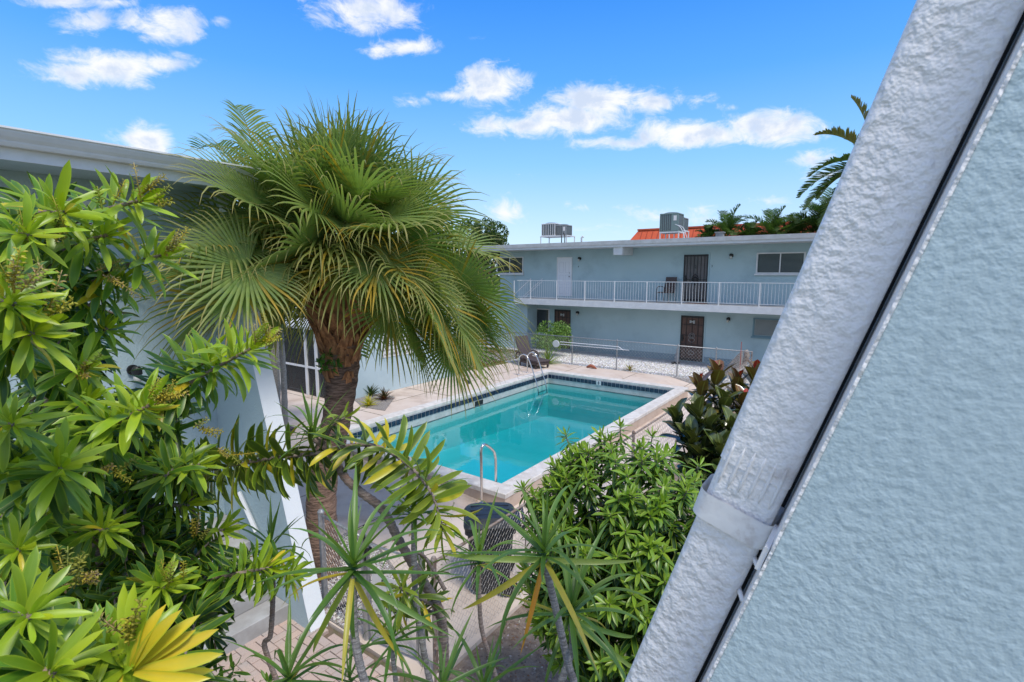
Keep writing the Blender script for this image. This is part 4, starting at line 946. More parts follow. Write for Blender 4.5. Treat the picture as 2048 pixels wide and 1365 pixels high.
# wheeled bin
bx, by = -3.93, 4.98; bn_ = thing('wheeled_bin', 'large black wheeled bin with domed lid behind the chain link fence', 'bin', (bx, by, ZL))
def rr(w_, d_, r_, n_=4): return prof(w_, d_, r_, n_)
Q = Matrix.Translation((bx, by, ZL)) @ Matrix.Rotation(R(40), 4, 'Z') @ Matrix.Diagonal((1.04, 1.04, .92, 1))
def loft(levels, cap=True):
    V = []; n_ = None; mb = MB()
    for (w_, d_, r_, z_, ox) in levels:
        P = rr(w_, d_, r_); n_ = len(P); V += [Q @ Vector((u+ox, v, z_)) for u, v in P]
    F = [(i*n_+k, i*n_+(k+1) % n_, (i+1)*n_+(k+1) % n_, (i+1)*n_+k) for i in range(len(levels)-1) for k in range(n_)]
    if cap: F += [tuple(range(n_))[::-1], tuple((len(levels)-1)*n_+k for k in range(n_))]
    return mb.add(V, F)
loft([(.42, .44, .07, .03, 0), (.46, .48, .07, .06, 0), (.56, .56, .08, .90, 0), (.62, .60, .08, .91, 0), (.62, .60, .08, .98, 0)]).build('body', M['can'], bn_)
loft([(.64, .62, .09, .985, 0), (.65, .63, .09, 1.02, 0), (.60, .56, .12, 1.08, .0), (.46, .44, .14, 1.115, 0), (.25, .25, .1, 1.125, 0)]).build('lid', M['can'], bn_)
for k in (-.12, .0, .12): mb = MB(); mb.obox(Q @ Matrix.Translation((0, k, 1.112)), .48, .02, .03); mb.build('lid_rib', M['can'], bn_)
mb = MB(); mb.tube([Q @ Vector((.36, -.25, .96)), Q @ Vector((.42, -.25, 1.0)), Q @ Vector((.42, .25, 1.0)), Q @ Vector((.36, .25, .96))], .022, 8); mb.obox(Q @ Matrix.Translation((.34, .0, .96)), .08, .34, .08); mb.build('handle', M['can'], bn_)
for s_ in (-.27, .27): MB().tube([Q @ Vector((.22, s_-.025, .12)), Q @ Vector((.22, s_+.025, .12))], .12, 16).build('wheel', M['black'], bn_)
# lounge chair
lc = Vector((-11.85, 17.55, 0)); lg = thing('lounge_chair', 'brown wicker lounge chair with raised back by the far pool corner', 'lounge chair', lc)
Ql = Matrix.Translation(lc) @ Matrix.Rotation(R(-20), 4, 'Z')      # +x of the chair runs to its foot end
def lbox(name, x0, x1, y0, y1, z0, z1, m=M['wicker'], rot=0, piv=(0, 0), bv=.015):
    mb = MB(); b_ = MB().box(x0, x1, y0, y1, z0, z1, bv); T = Ql @ Matrix.Translation((piv[0], 0, piv[1])) @ Matrix.Rotation(rot, 4, 'Y'); mb.add([T @ Vector(q) for q in b_.v], b_.f); return mb.build(name, m, lg)
lbox('seat', -.05, 1.15, -.33, .33, .26, .34); lbox('backrest', 0, .95, -.32, .32, -.03, .03, M['wicker'], R(-114), (-.02, .30)); lbox('skirt', -.05, 1.12, -.31, .31, .14, .255, M['chairb'])
for sy_ in (-.36, .36):
    for x in (-.1, 1.0): lbox('leg', x, x+.06, sy_*.83-.03, sy_*.83+.03, 0, .14, M['chairb'])
    mb = MB(); mb.tube([Ql @ Vector(q) for q in bez([(-.25, sy_, .25), (-.22, sy_, .48), (-.05, sy_, .56), (.22, sy_, .54), (.32, sy_, .42), (.26, sy_, .28)], 16)], .03, 8); mb.build('armrest', M['chairb'], lg, smooth=True)
# balcony chair
cp = gy(1331, 604, 21.5); ch = thing('balcony_chair', 'brown sling chair on the balcony beside the dark security door', 'chair', (cp.x, 21.5, 2.556))
Qc = Matrix.Translation((cp.x, 21.5, 2.556)) @ Matrix.Rotation(R(258), 4, 'Z')
def cbox(name, M_, s_, m=M['chairb']): mb = MB(); mb.obox(Qc @ M_, *s_); return mb.build(name, m, ch)
T_ = Matrix.Translation
cbox('seat', T_((0, 0, .42)), (.52, .50, .04)); cbox('backrest', T_((-.33, 0, .74)) @ Matrix.Rotation(R(-14), 4, 'Y'), (.035, .50, .66))
for sy_ in (-.27, .27):
    mb = MB(); mb.tube([Qc @ Vector(q) for q in bez([(-.32, sy_, .0), (-.22, sy_, .40), (-.28, sy_, .62), (-.05, sy_, .66), (.22, sy_, .64), (.27, sy_, .45), (.24, sy_, .0)], 20)], .016, 6); mb.build('leg_frame', M['chairb'], ch, smooth=True)
p = gy(1395, 604, 21.6); tag(MB().box(p.x-.45, p.x+.35, 21.35, 21.8, 2.557, 2.575).build('door_mat', mat('mat_red', (.16, .06, .04), .9, (.25, .12, .08), 30, 1)), 'small reddish door mat before the upper dark security door', 'door mat')
# small things along the far wall
p = gz(1345, 728); st_ = thing('garden_ornament', 'small grey pointed ornament standing beside the lower brown door', 'ornament', (p.x, 21.8, .02))
MB().lathe((p.x, 21.8, .02), [(.13, 0), (.14, .05), (.07, .10), (.10, .18), (.05, .26)], 10).build('base', M['walk'], st_); MB().lathe((p.x, 21.8, .28), [(.05, 0), (.07, .06), (.03, .14), (.035, .2), (.004, .38)], 8).build('spire', M['walk'], st_)
for k, (x, y) in enumerate(((1341, 730), (1352, 730))):
    p = gz(x, y); mb = MB(); mb.box(p.x-.06, p.x+.06, 21.25, 21.52, 0, .07, .02); tag(mb.build('sandal', M['black']), 'dark sandal on the walk by the ornament, %s of the pair' % ('left' if k == 0 else 'right'), 'sandal', 'pair of sandals by the far wall')
p = gz(1182, 737); mb = MB(); mb.tube([(p.x-.2, p.y, .03), (p.x-.05, p.y+.05, .09), (p.x+.12, p.y, .07), (p.x+.26, p.y-.03, .02)], [.03, .07, .06, .02], 7); tag(mb.build('terracotta_shard', M['terracotta'], smooth=True), 'broken terracotta piece lying at the white gravel edge', 'shard')
p = gz(928, 765); mb = MB(); mb.tube([(p.x-.25, p.y+.3, .05), (p.x+.35, p.y-.1, .05)], .035, 6); tag(mb.build('fallen_pipe', M['black']), 'short dark pipe on the deck at the pool house corner', 'pipe')

# ================================================================== VEGETATION
LANCE = LeafKind('lance_leaf', M['leaf'], [leaf_verts(.165, c, 7, .20) for c in (.15, .5, .9, 1.4)]+[leaf_verts(.145, .7, 7, .28), leaf_verts(.185, .35, 7, .12)])
LANCE2 = LeafKind('small_lance_leaf', M['leaf'], [leaf_verts(.215, c, 4, .18) for c in (.15, .5, .9)])
STRAP = LeafKind('strap_leaf', M['blade'], [leaf_verts(.058, c, 9, .25, 'strap') for c in (.1, .35, .8, 1.3, 1.9)])
STIFF = LeafKind('stiff_leaf', M['blade'], [leaf_verts(.055, c, 5, .25, 'strap') for c in (.0, .15, .35)])
OVAL = LeafKind('oval_leaf', M['rubber'], [leaf_verts(.50, c, 6, .20, 'oval') for c in (.1, .4, .8)])
SMALL = LeafKind('small_leaf', M['bushleaf'], [leaf_verts(.5, c, 2, .12, 'oval') for c in (.2, .8)])

YG = (.34, .46, .025); MG = (.09, .21, .018); DG = (.022, .075, .016); BG = (.015, .055, .024)
def rosette_branch(inst, path, L, n, age0=0., bright=1., spread=(35, 115), cols=(YG, MG, DG), droop=.25, tipfan=True, yellow=0.):
    """leaves spiralling along the last stretch of a branch; young bright ones at the tip, old dark ones behind"""
    m = len(path)-1; ph = random.random()*6.28
    for i in range(n):
        f = i/max(1, n-1)                       # 0 tip .. 1 oldest
        t = (1-f*.999)*m; k = min(int(t), m-1); p = path[k].lerp(path[k+1], t-k); d = (path[min(k+1, m)]-path[k]).normalized()
        a = d.cross(Vector((0, 0, 1))); a = a.normalized() if a.length > .05 else Vector((1, 0, 0)); b = a.cross(d)
        ph += 2.4+random.uniform(-.2, .2); rad = a*math.cos(ph)+b*math.sin(ph)
        sp = R((spread[0]+(spread[1]-spread[0])*min(1, f*2.2)**.8)+random.uniform(-10, 10)) if f > .02 else R(15)
        sp = min(sp, R(spread[1]+8))
        ld = d*math.cos(sp)+rad*math.sin(sp)+Vector((0, 0, -droop*f+.12))
        up = (d*.8+Vector((0, 0, .9))) if f > .1 else rad
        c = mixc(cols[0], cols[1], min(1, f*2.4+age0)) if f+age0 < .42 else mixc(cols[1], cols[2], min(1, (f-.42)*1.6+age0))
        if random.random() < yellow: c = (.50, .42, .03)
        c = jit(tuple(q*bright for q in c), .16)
        inst.append((p, ld.normalized(), up+rdir()*.25, L*random.uniform(.70, 1.15)*(1 if f > .12 else .75), c))
def spike(parent, p, d, L, col=(.42, .36, .05)):
    d = d.normalized(); mb = MB(); a = d.orthogonal().normalized(); b = d.cross(a)
    mb.tube([p, p+d*L*.5, p+d*L+Vector((0, 0, L*.05))], [.0022, .0018, .001], 4)
    for i in range(26):
        f = .15+.85*i/26; q = p+d*L*f; an = i*2.4; r_ = a*math.cos(an)+b*math.sin(an); e = q+r_*.010+d*.004
        s_ = .0045*(1.15-f*.5); mb.add([q, e+a*s_, e+b*s_, e-a*s_, e-b*s_, e+r_*s_*1.4], [(0, 1, 2), (0, 2, 3), (0, 3, 4), (0, 4, 1), (5, 2, 1), (5, 3, 2), (5, 4, 3), (5, 1, 4)])
    V = np.array([tuple(v) for v in mb.v]); T = np.tile(jit(col, .2), (len(V), 1))
    if random.random() < .35: T[::3] = (.62, .42, .34)
    return merged('flower_spike', V, mb.f, T, np.zeros((len(V), 3)), M['flower'], parent)

# ---- tall leafy dracaena at left, close to the balcony
dr = thing('leafy_dracaena', 'large glossy green leafy shrub with yellow flower spikes filling the left foreground', 'shrub', (-2.2, 1.6, -.33))
inst = []; stems = MB(); rootp = [Vector((-2.5, .75, -.33)), Vector((-2.3, 1.0, -.33)), Vector((-2.8, .9, -.33))]
# main limbs
limbs = [[rootp[0], Vector((-2.4, .9, 1.2)), dp(150, 1000, 2.1), dp(90, 700, 2.05), dp(60, 520, 2.0)],
         [rootp[1], Vector((-2.3, 1.2, 1.0)), dp(300, 1180, 2.35), dp(280, 980, 2.3), dp(200, 850, 2.2)],
         [rootp[2], Vector((-2.7, 1.1, 1.3)), dp(60, 1150, 2.3), dp(20, 900, 2.2)]]
for lp in limbs: stems.tube(bez(lp, 14), [.03-.012*i/14 for i in range(15)], 7)
tips = [ # start px,py,depth  tip px,py,depth  leaf, count, leafy share, bright
 (60,500,2.0, 285,400,1.75, .165, 30, .9), (20,470,1.75, 130,425,1.6, .165, 26, .9), (90,620,2.0, 325,510,1.9, .175, 34, .9), (60,560,1.9, 215,470,1.75, .16, 26, .8),
 (40,640,1.3, 20,560,1.15, .14, 16, .6), (-60,640,1.15, 30,610,1.1, .15, 26, .8), (100,720,2.0, 240,560,1.95, .17, 26, .8), (-40,760,1.2, 70,665,1.15, .15, 26, .7),
 (150,760,2.1, 215,655,2.0, .16, 24, .8), (60,800,2.0, 175,735,1.85, .15, 26, .7), (-30,520,1.6, 60,470,1.5, .15, 22, .7), (200,900,2.25, 515,690,2.15, .20, 50, .9),
 (250,850,2.3, 420,720,2.25, .20, 34, .8), (60,980,2.0, 300,810,1.75, .19, 44, .9), (60,1040,1.7, 122,935,1.45, .16, 26, .5), (150,1020,1.9, 230,850,1.8, .15, 26, .7),
 (200,1000,2.2, 400,930,2.1, .15, 26, .6), (150,1050,2.2, 380,1010,2.25, .16, 22, .7), (100,1100,2.0, 215,1060,1.85, .15, 28, .7), (60,1130,1.9, 90,1030,1.7, .15, 24, .7),
 (200,1190,2.2, 330,1175,2.0, .15, 30, .4), (250,1220,2.2, 545,1135,2.3, .17, 40, .75), (-40,1260,1.15, 60,1235,1.0, .15, 26, .6), (-60,1360,1.05, 110,1350,1.0, .16, 24, .5),
 (60,1360,1.25, 230,1300,1.15, .15, 26, .6), (250,1380,1.25, 255,1335,1.15, .19, 20, .4), (380,1160,2.5, 590,1150,2.5, .16, 26, .5), (-40,900,1.5, 30,850,1.35, .15, 26, .7),
 (-30,980,1.6, 20,930,1.5, .15, 24, .6), (0,1150,1.5, 40,1100,1.4, .15, 22, .6), (300,1100,2.4, 450,1060,2.4, .16, 22, .6), (120,880,2.0, 180,800,1.85, .15, 28, .7)]
for k, (sx0, sy0, sw, tx, ty, tw, L, n_, share) in enumerate(tips):
    a = dp(sx0, sy0, sw); b = dp(tx, ty, tw); mid = (a+b)/2+Vector((0, 0, .03)); path = bez([a, mid, b], 12)
    stems.tube(path, [.012-.006*i/12 for i in range(13)], 6)
    cut = int(12*(1-share)); 
    yl = 0.03 if k not in (4, 5, 7, 9, 25, 24) else .12
    rosette_branch(inst, path[cut:], L*(.90 if tw > 1.4 else .76), int(n_*2.8), bright=1., yellow=yl*.5, spread=(30, 100))
# yellowing leaf fan at bottom left
a = dp(260, 1345, 1.12)
for k in range(13):
    an = R(-12+k*11); d = RT*math.cos(an)+UP*math.sin(an)+FW*random.uniform(-.3, .4)
    inst.append((a+d*.01, d.normalized(), -FW+UP*.4, random.uniform(.13, .19), jit((.52, .43, .03) if k < 8 and random.random() < .75 else YG, .1)))
# inner dark filling foliage, behind the leading branches
def inside_l(x, y):
    lim = [(350, 60), (430, 180), (520, 250), (600, 265), (680, 225), (740, 200), (800, 250), (850, 420), (930, 440), (1000, 380), (1100, 400), (1170, 520), (1230, 470), (1300, 430), (1365, 420)]
    for (y0, x0), (y1, x1) in zip(lim[:-1], lim[1:]):
        if y0 <= y <= y1: return x < x0+(x1-x0)*(y-y0)/(y1-y0)-60
    return False
cnt = 0
while cnt < 270:
    x = random.uniform(-150, 480); y = random.uniform(440, 1400) if cnt < 150 else random.uniform(850, 1400)
    if not (inside_l(x, min(y, 1364))): continue
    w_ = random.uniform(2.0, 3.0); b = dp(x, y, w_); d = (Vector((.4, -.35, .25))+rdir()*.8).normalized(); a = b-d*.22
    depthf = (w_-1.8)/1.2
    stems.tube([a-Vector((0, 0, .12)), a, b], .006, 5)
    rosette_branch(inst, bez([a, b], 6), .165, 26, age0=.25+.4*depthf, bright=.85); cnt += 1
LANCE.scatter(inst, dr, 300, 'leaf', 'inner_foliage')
stems.build('branches', M['stem'], dr, smooth=True)
for (x, y, w_, dx, dy, n_) in ((300, 400, 1.75, 1, .9, 5), (215, 420, 1.7, 0, 1, 2), (330, 505, 1.88, .8, .5, 5), (120, 480, 1.6, .2, 1, 4), (60, 500, 1.55, -.2, .8, 3), (200, 540, 1.8, .9, -.2, 4), (525, 690, 2.12, .6, .7, 7), (310, 800, 1.72, .7, .6, 8), (395, 850, 2.0, .8, -.1, 3), (30, 590, 1.1, .3, 1, 4), (100, 640, 1.2, .5, .6, 3),
                          (215, 940, 1.8, .8, -.1, 3), (130, 1175, 1.3, .1, 1, 4), (140, 1150, 1.5, .9, .4, 3), (240, 1280, 1.12, .2, 1, 3), (400, 1080, 2.2, .3, .9, 3), (440, 900, 2.2, .8, -.3, 3), (160, 745, 1.85, .6, .5, 4), (350, 1170, 2.0, .5, .8, 3)):
    for k in range(n_):
        an = math.atan2(dy, dx)+random.uniform(-.75, .75); d = RT*math.cos(an)+UP*math.sin(an)-FW*random.uniform(-.2, .5)
        p = dp(x+random.uniform(-18, 18), y+random.uniform(-12, 12), w_-.02); spike(dr, p, d, random.uniform(.06, .13), (.42, .38, .04) if k % 3 else (.30, .33, .05))

# ---- thick leaning trunk with drooping leafy side branches
def ringed(path, r0, r1, n=10, step=.014):
    # trunk with raised leaf-scar rings
    L = 0; pts = [path[0]]; 
    for a, b in zip(path[:-1], path[1:]): L += (b-a).length
    N = max(8, int(L/step)); dn = bez(path, 40*len(path)); cum = [0]
    for a, b in zip(dn[:-1], dn[1:]): cum.append(cum[-1]+(b-a).length)
    pts = [Vector([np.interp(cum[-1]*q/N, cum, [v[c_] for v in dn]) for c_ in range(3)]) for q in range(N+1)]; rr_ = []
    for i in range(N+1): rr_.append((r0+(r1-r0)*i/N)*(1.07 if i % 2 == 0 else .95))
    return MB().tube(pts, rr_, n)
lt = thing('leaning_dracaena', 'dracaena with thick leaning ringed trunk and drooping yellowing side branches', 'shrub', (-1.3, 1.6, -.33))
T1 = [Vector((dp(888, 1500, 2.35).x, dp(888, 1500, 2.35).y, -.33)), dp(888, 1365, 2.35), dp(882, 1235, 2.35), dp(838, 1150, 2.33), dp(800, 1085, 2.32), dp(765, 1020, 2.32), dp(722, 985, 2.33), dp(690, 955, 2.34), dp(660, 905, 2.36), dp(632, 878, 2.38)]
ringed([T1[0]]+[T1[0].lerp(T1[1], q_) for q_ in (.4, .75, .93)]+T1[1:], .036, .017).build('trunk', M['stem'], lt, smooth=False)
inst = []; st2 = MB()
for pts, L, n_, sh, yl in (([(655, 900, 2.36), (740, 890, 2.3), (810, 925, 2.2), (862, 985, 2.12), (885, 1060, 2.1)], .185, 100, 0, .10), ([(660, 905, 2.36), (560, 915, 2.38), (470, 930, 2.4), (400, 945, 2.4)], .21, 130, .0, .10),
                           ([(870, 1210, 2.35), (820, 1190, 2.2), (800, 1175, 2.1)], .14, 26, 0, .05), ([(890, 1180, 2.4), (845, 1110, 2.5), (820, 1120, 2.5)], .13, 22, 0, .02), ([(650, 880, 2.4), (665, 850, 2.4), (690, 835, 2.4)], .14, 16, 0, .05),
                           ([(880, 1230, 2.4), (812, 1215, 2.3), (790, 1235, 2.3)], .15, 20, 0, .1)):
    path = bez([dp(*q) for q in pts], 16); st2.tube(path, [.011-.006*i/16 for i in range(17)], 6)
    m_ = len(inst); rosette_branch(inst, path[1:], L, n_, cols=((.24, .30, .03), (.12, .19, .02), (.035, .075, .018)), spread=(45, 100), droop=.5 if n_ > 30 else .2, yellow=yl, bright=1.)
LANCE.scatter(inst, lt, 300)
st2.tube(bez([dp(380, 948, 2.4), dp(250, 975, 2.6), dp(150, 1080, 2.8)], 8), .016, 6)
st2.build('branches', M['stem'], lt, smooth=True)

# ---- strap-leaved dracaenas: slender ringed stems with one spiky head each
GS = (.075, .17, .035); GL = (.13, .24, .06); YS = (.42, .36, .05); OR = (.48, .22, .03)
def spiky(label, head, stem, L, n_, r=.018, lean=(0, 0, 1), stemm='stem_grey', extra=(), wide=1., grp='spiky strap-leaved dracaenas below the balcony', kind=STRAP):
    hp = dp(*head); path = [dp(*q) for q in stem]
    base = path[0]; 
    t_ = thing('spiky_dracaena', label, 'shrub', (base.x, base.y, -.33), grp)
    g0 = Vector((base.x, base.y, -.33)); path = [g0]+[g0.lerp(base, q_) for q_ in (.45, .8, .93)]+path+[hp]
    ringed(path, r, r*.8, 9, .011).build('stem', M[stemm], t_)
    inst = []; ax_ = Vector(lean).normalized()
    for i in range(n_):
        f = i/(n_-1); ph = i*2.4+random.uniform(-.2, .2)
        th = R(6+f**.85*104+random.uniform(-7, 7)); a = ax_.orthogonal().normalized(); b = ax_.cross(a)
        d = ax_*math.cos(th)+(a*math.cos(ph)+b*math.sin(ph))*math.sin(th)
        c = mixc(GL, GS, min(1, f*1.5)) if f < .88 else (YS if random.random() < .6 else GS)
        inst.append((hp+ax_*(.05*(1-f)), d, ax_+d*.2 if th > .3 else -FW, L*random.uniform(.8, 1.1)*(.62 if f < .12 else 1), jit(c, .15)))
    for (dx, dy, LL, c) in extra:
        d = RT*dx+UP*dy-FW*.25; inst.append((hp, d.normalized(), -FW+UP*.3, LL, c))
    kind.scatter(inst, t_, 300)
    return t_
spiky('biggest spiky head right of the brick paving with one long orange leaf hanging', (706, 1150, 1.75), [(750, 1420, 1.8), (725, 1350, 1.78), (708, 1260, 1.76)], .37, 24, .017, (.1, 0, 1), extra=((.62, -1, .36, YS), (0.02, -1, .30, GS), (-.5, -.85, .36, (.22, .30, .04)), (1.0, -.5, .40, GL)))
spiky('large spiky head in front of the black bin with a drying orange leaf', (1088, 1120, 1.9), [(1170, 1420, 1.9), (1140, 1340, 1.9), (1112, 1220, 1.9)], .37, 24, .017, (-.05, 0, 1), extra=((-.28, -1, .34, OR), (-.9, -.5, .40, YS), (-1., .12, .42, (.25, .35, .08)), (1., .05, .38, (.22, .30, .08))))
spiky('slender spiky head on a thin dark stem just left of the black bin', (958, 1132, 2.7), [(1010, 1430, 2.7), (985, 1330, 2.7), (962, 1250, 2.7)], .34, 22, .014, (0, 0, 1), 'stem')
spiky('small spiky head on a bent stem in front of the slanted wing wall', (543, 1105, 2.6), [(575, 1420, 2.6), (530, 1296, 2.6), (541, 1270, 2.6), (546, 1180, 2.6)], .28, 20, .015, (0, 0, 1), 'stem')
spiky('upright narrow spiky head in front of the thick leaning trunk', (828, 1040, 2.2), [(870, 1420, 2.2), (845, 1290, 2.2), (830, 1180, 2.2)], .30, 22, .016, (0, 0, 1))
spiky('spiky head crowning the top of the leaning trunk before the fan palm', (632, 872, 2.42), [(640, 900, 2.42), (634, 885, 2.42)][:1], .27, 20, .014, (-.3, 0, 1), 'stem', grp='spiky strap-leaved dracaenas below the balcony') if False else None
spiky('large low spiky head against the dense bush right of the orange-leaved one', (1140, 1238, 2.05), [(1095, 1430, 2.0), (1120, 1370, 2.0), (1145, 1290, 2.05)], .37, 24, .018, (.15, 0, 1), extra=((1., -.25, .36, GL), (.9, -.6, .38, (.22, .32, .08))))
spiky('spiky head low over the bricks at the bottom edge of the picture', (577, 1372, 1.95), [(590, 1430, 1.95)], .34, 20, .016, (.1, 0, 1), 'stem')
spiky('thin spiky head among the drooping leaves below the gate sign', (782, 1292, 2.1), [(795, 1430, 2.1), (790, 1350, 2.1)], .26, 22, .012, (.1, 0, 1))
spiky('upright spiky head at the bottom edge over the bare soil', (968, 1392, 2.0), [(972, 1440, 2.0)], .30, 16, .014, (0, 0, 1))
spiky('spiky head at the bottom edge left of the dark stem', (700, 1372, 2.3), [(705, 1440, 2.3)], .24, 14, .014, (0, 0, 1))
spiky('blue-green spiky head low beside the thick trunk base', (880, 1385, 1.9), [(885, 1450, 1.9)], .28, 14, .014, (.3, 0, 1))
hd = []   # head on the leaning trunk itself
hp = dp(628, 876, 2.38)
for i in range(22):
    f = i/21; th = R(5+f*95); ph = i*2.4; axv = Vector((-.25, 0, 1)).normalized(); a = axv.orthogonal().normalized(); b = axv.cross(a)
    hd.append((hp, axv*math.cos(th)+(a*math.cos(ph)+b*math.sin(ph))*math.sin(th), axv, .26*random.uniform(.8, 1.1), jit(mixc(GL, GS, f), .15)))
STRAP.scatter(hd, lt, 300, 'head_leaf')

# ---- dense bush by the fence
db = thing('dense_dracaena_bush', 'dense rounded bush of pointed green leaves beside the near fence', 'bush', (-1.9, 3.6, -.33))
inst = []; st3 = MB(); C0 = dp(1245, 1140, 4.1)
heads = []
for (x, y, w_) in ((1130, 868, 4.3), (1150, 905, 4.1), (1240, 850, 4.2), (1305, 870, 4.2), (1345, 905, 4.1), (1065, 990, 4.0), (1110, 985, 3.9), (1105, 930, 4.1), (1200, 870, 4.2), (1185, 915, 4.0), (1270, 905, 3.9), (1230, 960, 3.8), (1310, 950, 3.8), (1370, 970, 3.8), (1400, 930, 4.0), (1395, 1010, 3.8), (1045, 975, 4.1)):
    heads.append((dp(x, y, w_), 1))
for i in range(340):
    v = rdir()
    if v.y > .35: continue
    q = C0+Vector((v.x*.80, v.y*.72, v.z*1.05)); heads.append((q, 1))
for q, k in heads:
    out = (q-(C0-Vector((0, 0, .45)))); out.z *= .7; out = (out.normalized()+Vector((0, -.10, .42))).normalized()
    base_ = q-out*.20; path = bez([base_-Vector((0, 0, .04)), base_+out*.1, q], 6); st3.tube(path, .005, 4)
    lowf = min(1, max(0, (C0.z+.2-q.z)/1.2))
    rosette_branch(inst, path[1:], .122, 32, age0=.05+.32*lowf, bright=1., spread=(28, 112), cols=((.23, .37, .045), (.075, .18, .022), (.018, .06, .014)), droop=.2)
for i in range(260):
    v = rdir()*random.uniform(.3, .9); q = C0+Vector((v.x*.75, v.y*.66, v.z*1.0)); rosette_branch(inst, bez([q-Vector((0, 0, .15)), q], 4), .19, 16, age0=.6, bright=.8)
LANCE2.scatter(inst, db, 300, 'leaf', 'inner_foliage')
for i in range(9):
    a = Vector((C0.x+random.uniform(-.35, .35), C0.y+random.uniform(-.3, .3), -.33)); v = rdir(); b = C0+Vector((v.x*.5, v.y*.45, abs(v.z)*.7)); st3.tube(bez([a, (a+b)/2+Vector((.05, 0, 0)), b], 8), [.018-.009*k/8 for k in range(9)], 6)
st3.build('branches', M['stem'], db)
# small dark shrub by the steps at the bottom
lb_ = thing('low_shrub', 'low dark leafy shrub at the bottom edge over the bricks', 'shrub', (-3.0, 1.2, ZL)); inst = []
for i in range(11):
    q = dp(random.uniform(350, 560), random.uniform(1325, 1400), 2.6); rosette_branch(inst, bez([q-Vector((0, 0, .12)), q], 4), .11, 14, age0=.45)
LANCE2.scatter(inst, lb_, 300); 
# ---- rubber plant
rp = thing('rubber_plant', 'rubber plant with big dark glossy leaves and burgundy tips at the right of the pool', 'shrub', (-2.6, 7.6, -.33)); inst = []; st4 = MB()
rt = dp(1440, 1000, 6.2); rbase = Vector((rt.x, rt.y, -.33))
for (x, y, w_, top) in ((1435, 745, 6.2, 1), (1400, 770, 6.1, 1), (1475, 765, 6.3, 1), (1512, 745, 6.2, 1), (1395, 820, 5.9, .3), (1450, 800, 6.0, .5), (1490, 800, 6.0, .9), (1420, 850, 5.8, 0), (1465, 850, 5.8, .2), (1385, 870, 5.8, 0), (1440, 895, 5.6, 0), (1350, 830, 6.1, .3), (1400, 905, 5.7, 0), (1480, 890, 5.7, 0), (1430, 930, 5.7, 0), (1470, 935, 5.8, 0), (1375, 925, 5.9, 0), (1520, 800, 6.1, .4)):
    tip = dp(x, y, w_); a = rbase+Vector((random.uniform(-.2, .2), random.uniform(-.2, .2), .3)); mid = (a+tip)/2+Vector((random.uniform(-.15, .15), 0, .1)); path = bez([a, mid, tip], 14); st4.tube(path, [.016-.008*i/14 for i in range(15)], 6)
    d = (path[-1]-path[-3]).normalized(); n_ = 17
    for i in range(n_):
        f = i/(n_-1); ph = i*2.4+x; an = R(18+f*75); aa = d.orthogonal().normalized(); bb = d.cross(aa); ld = d*math.cos(an)+(aa*math.cos(ph)+bb*math.sin(ph))*math.sin(an)+Vector((0, 0, .15))
        c = mixc((.15, .045, .032), (.13, .115, .03), min(1, f*2.2)) if top > .6 else mixc((.09, .115, .03), (.025, .06, .025), f)
        if f < .05 and top > .8: c = (.35, .03, .02)
        inst.append((tip-d*(.42*f), ld.normalized(), d+Vector((0, 0, .5)), (.16 if f < .1 else .29)*random.uniform(.85, 1.12), jit(c, .2)))
OVAL.scatter(inst, rp, 300); st4.build('branches', M['stem'], rp)

# ---- feather fronds
def pinnate(inst_mb, T, U, base, d, L, nl, ll, droop, col, up0=None, wd=.03, vshape=.5):
    """one feather frond: arching rib with paired leaflets, written into shared arrays"""
    pts = []; p = base.copy(); dd = d.normalized(); n_ = 16
    for i in range(n_+1):
        pts.append(p.copy()); p += dd*(L/n_); dd = (dd+Vector((0, 0, -droop*(.3+1.4*i/n_)/n_))).normalized()
    b0 = len(inst_mb.v); inst_mb.tube(pts, [.012*L/2*(1-.85*i/n_) +.002 for i in range(n_+1)], 4); T += [(.22, .24, .07)]*(len(inst_mb.v)-b0); U += [(.5, .5, 0)]*(len(inst_mb.v)-b0)
    for k in range(nl):
        f = .12+.88*(k/nl); i = f*n_; q = pts[int(min(i, n_-1))].lerp(pts[int(min(i, n_-1))+1], i-int(min(i, n_-1))); t_ = (pts[min(int(i)+1, n_)]-pts[max(int(i)-1, 0)]).normalized()
        sd = t_.cross(Vector((0, 0, 1))); sd = sd.normalized() if sd.length > .05 else Vector((1, 0, 0)); upv = sd.cross(t_)
        l_ = ll*(math.sin(math.pi*(.12+.86*f))**.6)*random.uniform(.85, 1.1)
        for s_ in (-1, 1):
            fd = (sd*s_*.85+t_*.62+upv*vshape*random.uniform(.5, 1.2)).normalized(); P = q.copy(); V = []; m_ = 4; c = jit(col, .16)
            wv = t_.cross(fd).cross(fd).normalized()
            for j in range(m_+1):
                g = j/m_; w_ = wd*(.45+.8*math.sin(math.pi*min(1, g*.75+.15)))*(1 if j < m_ else .05)/2; V += [P+wv*w_, P-wv*w_]; P = P+fd*(l_/m_); fd = (fd+Vector((0, 0, -.26*g*droop))).normalized()
            b0 = len(inst_mb.v); inst_mb.add(V, [(2*j, 2*j+1, 2*j+3, 2*j+2) for j in range(m_)]); T += [c]*len(V); U += [(.5, j/m_, 0) for j in range(m_+1) for _ in (0, 1)]
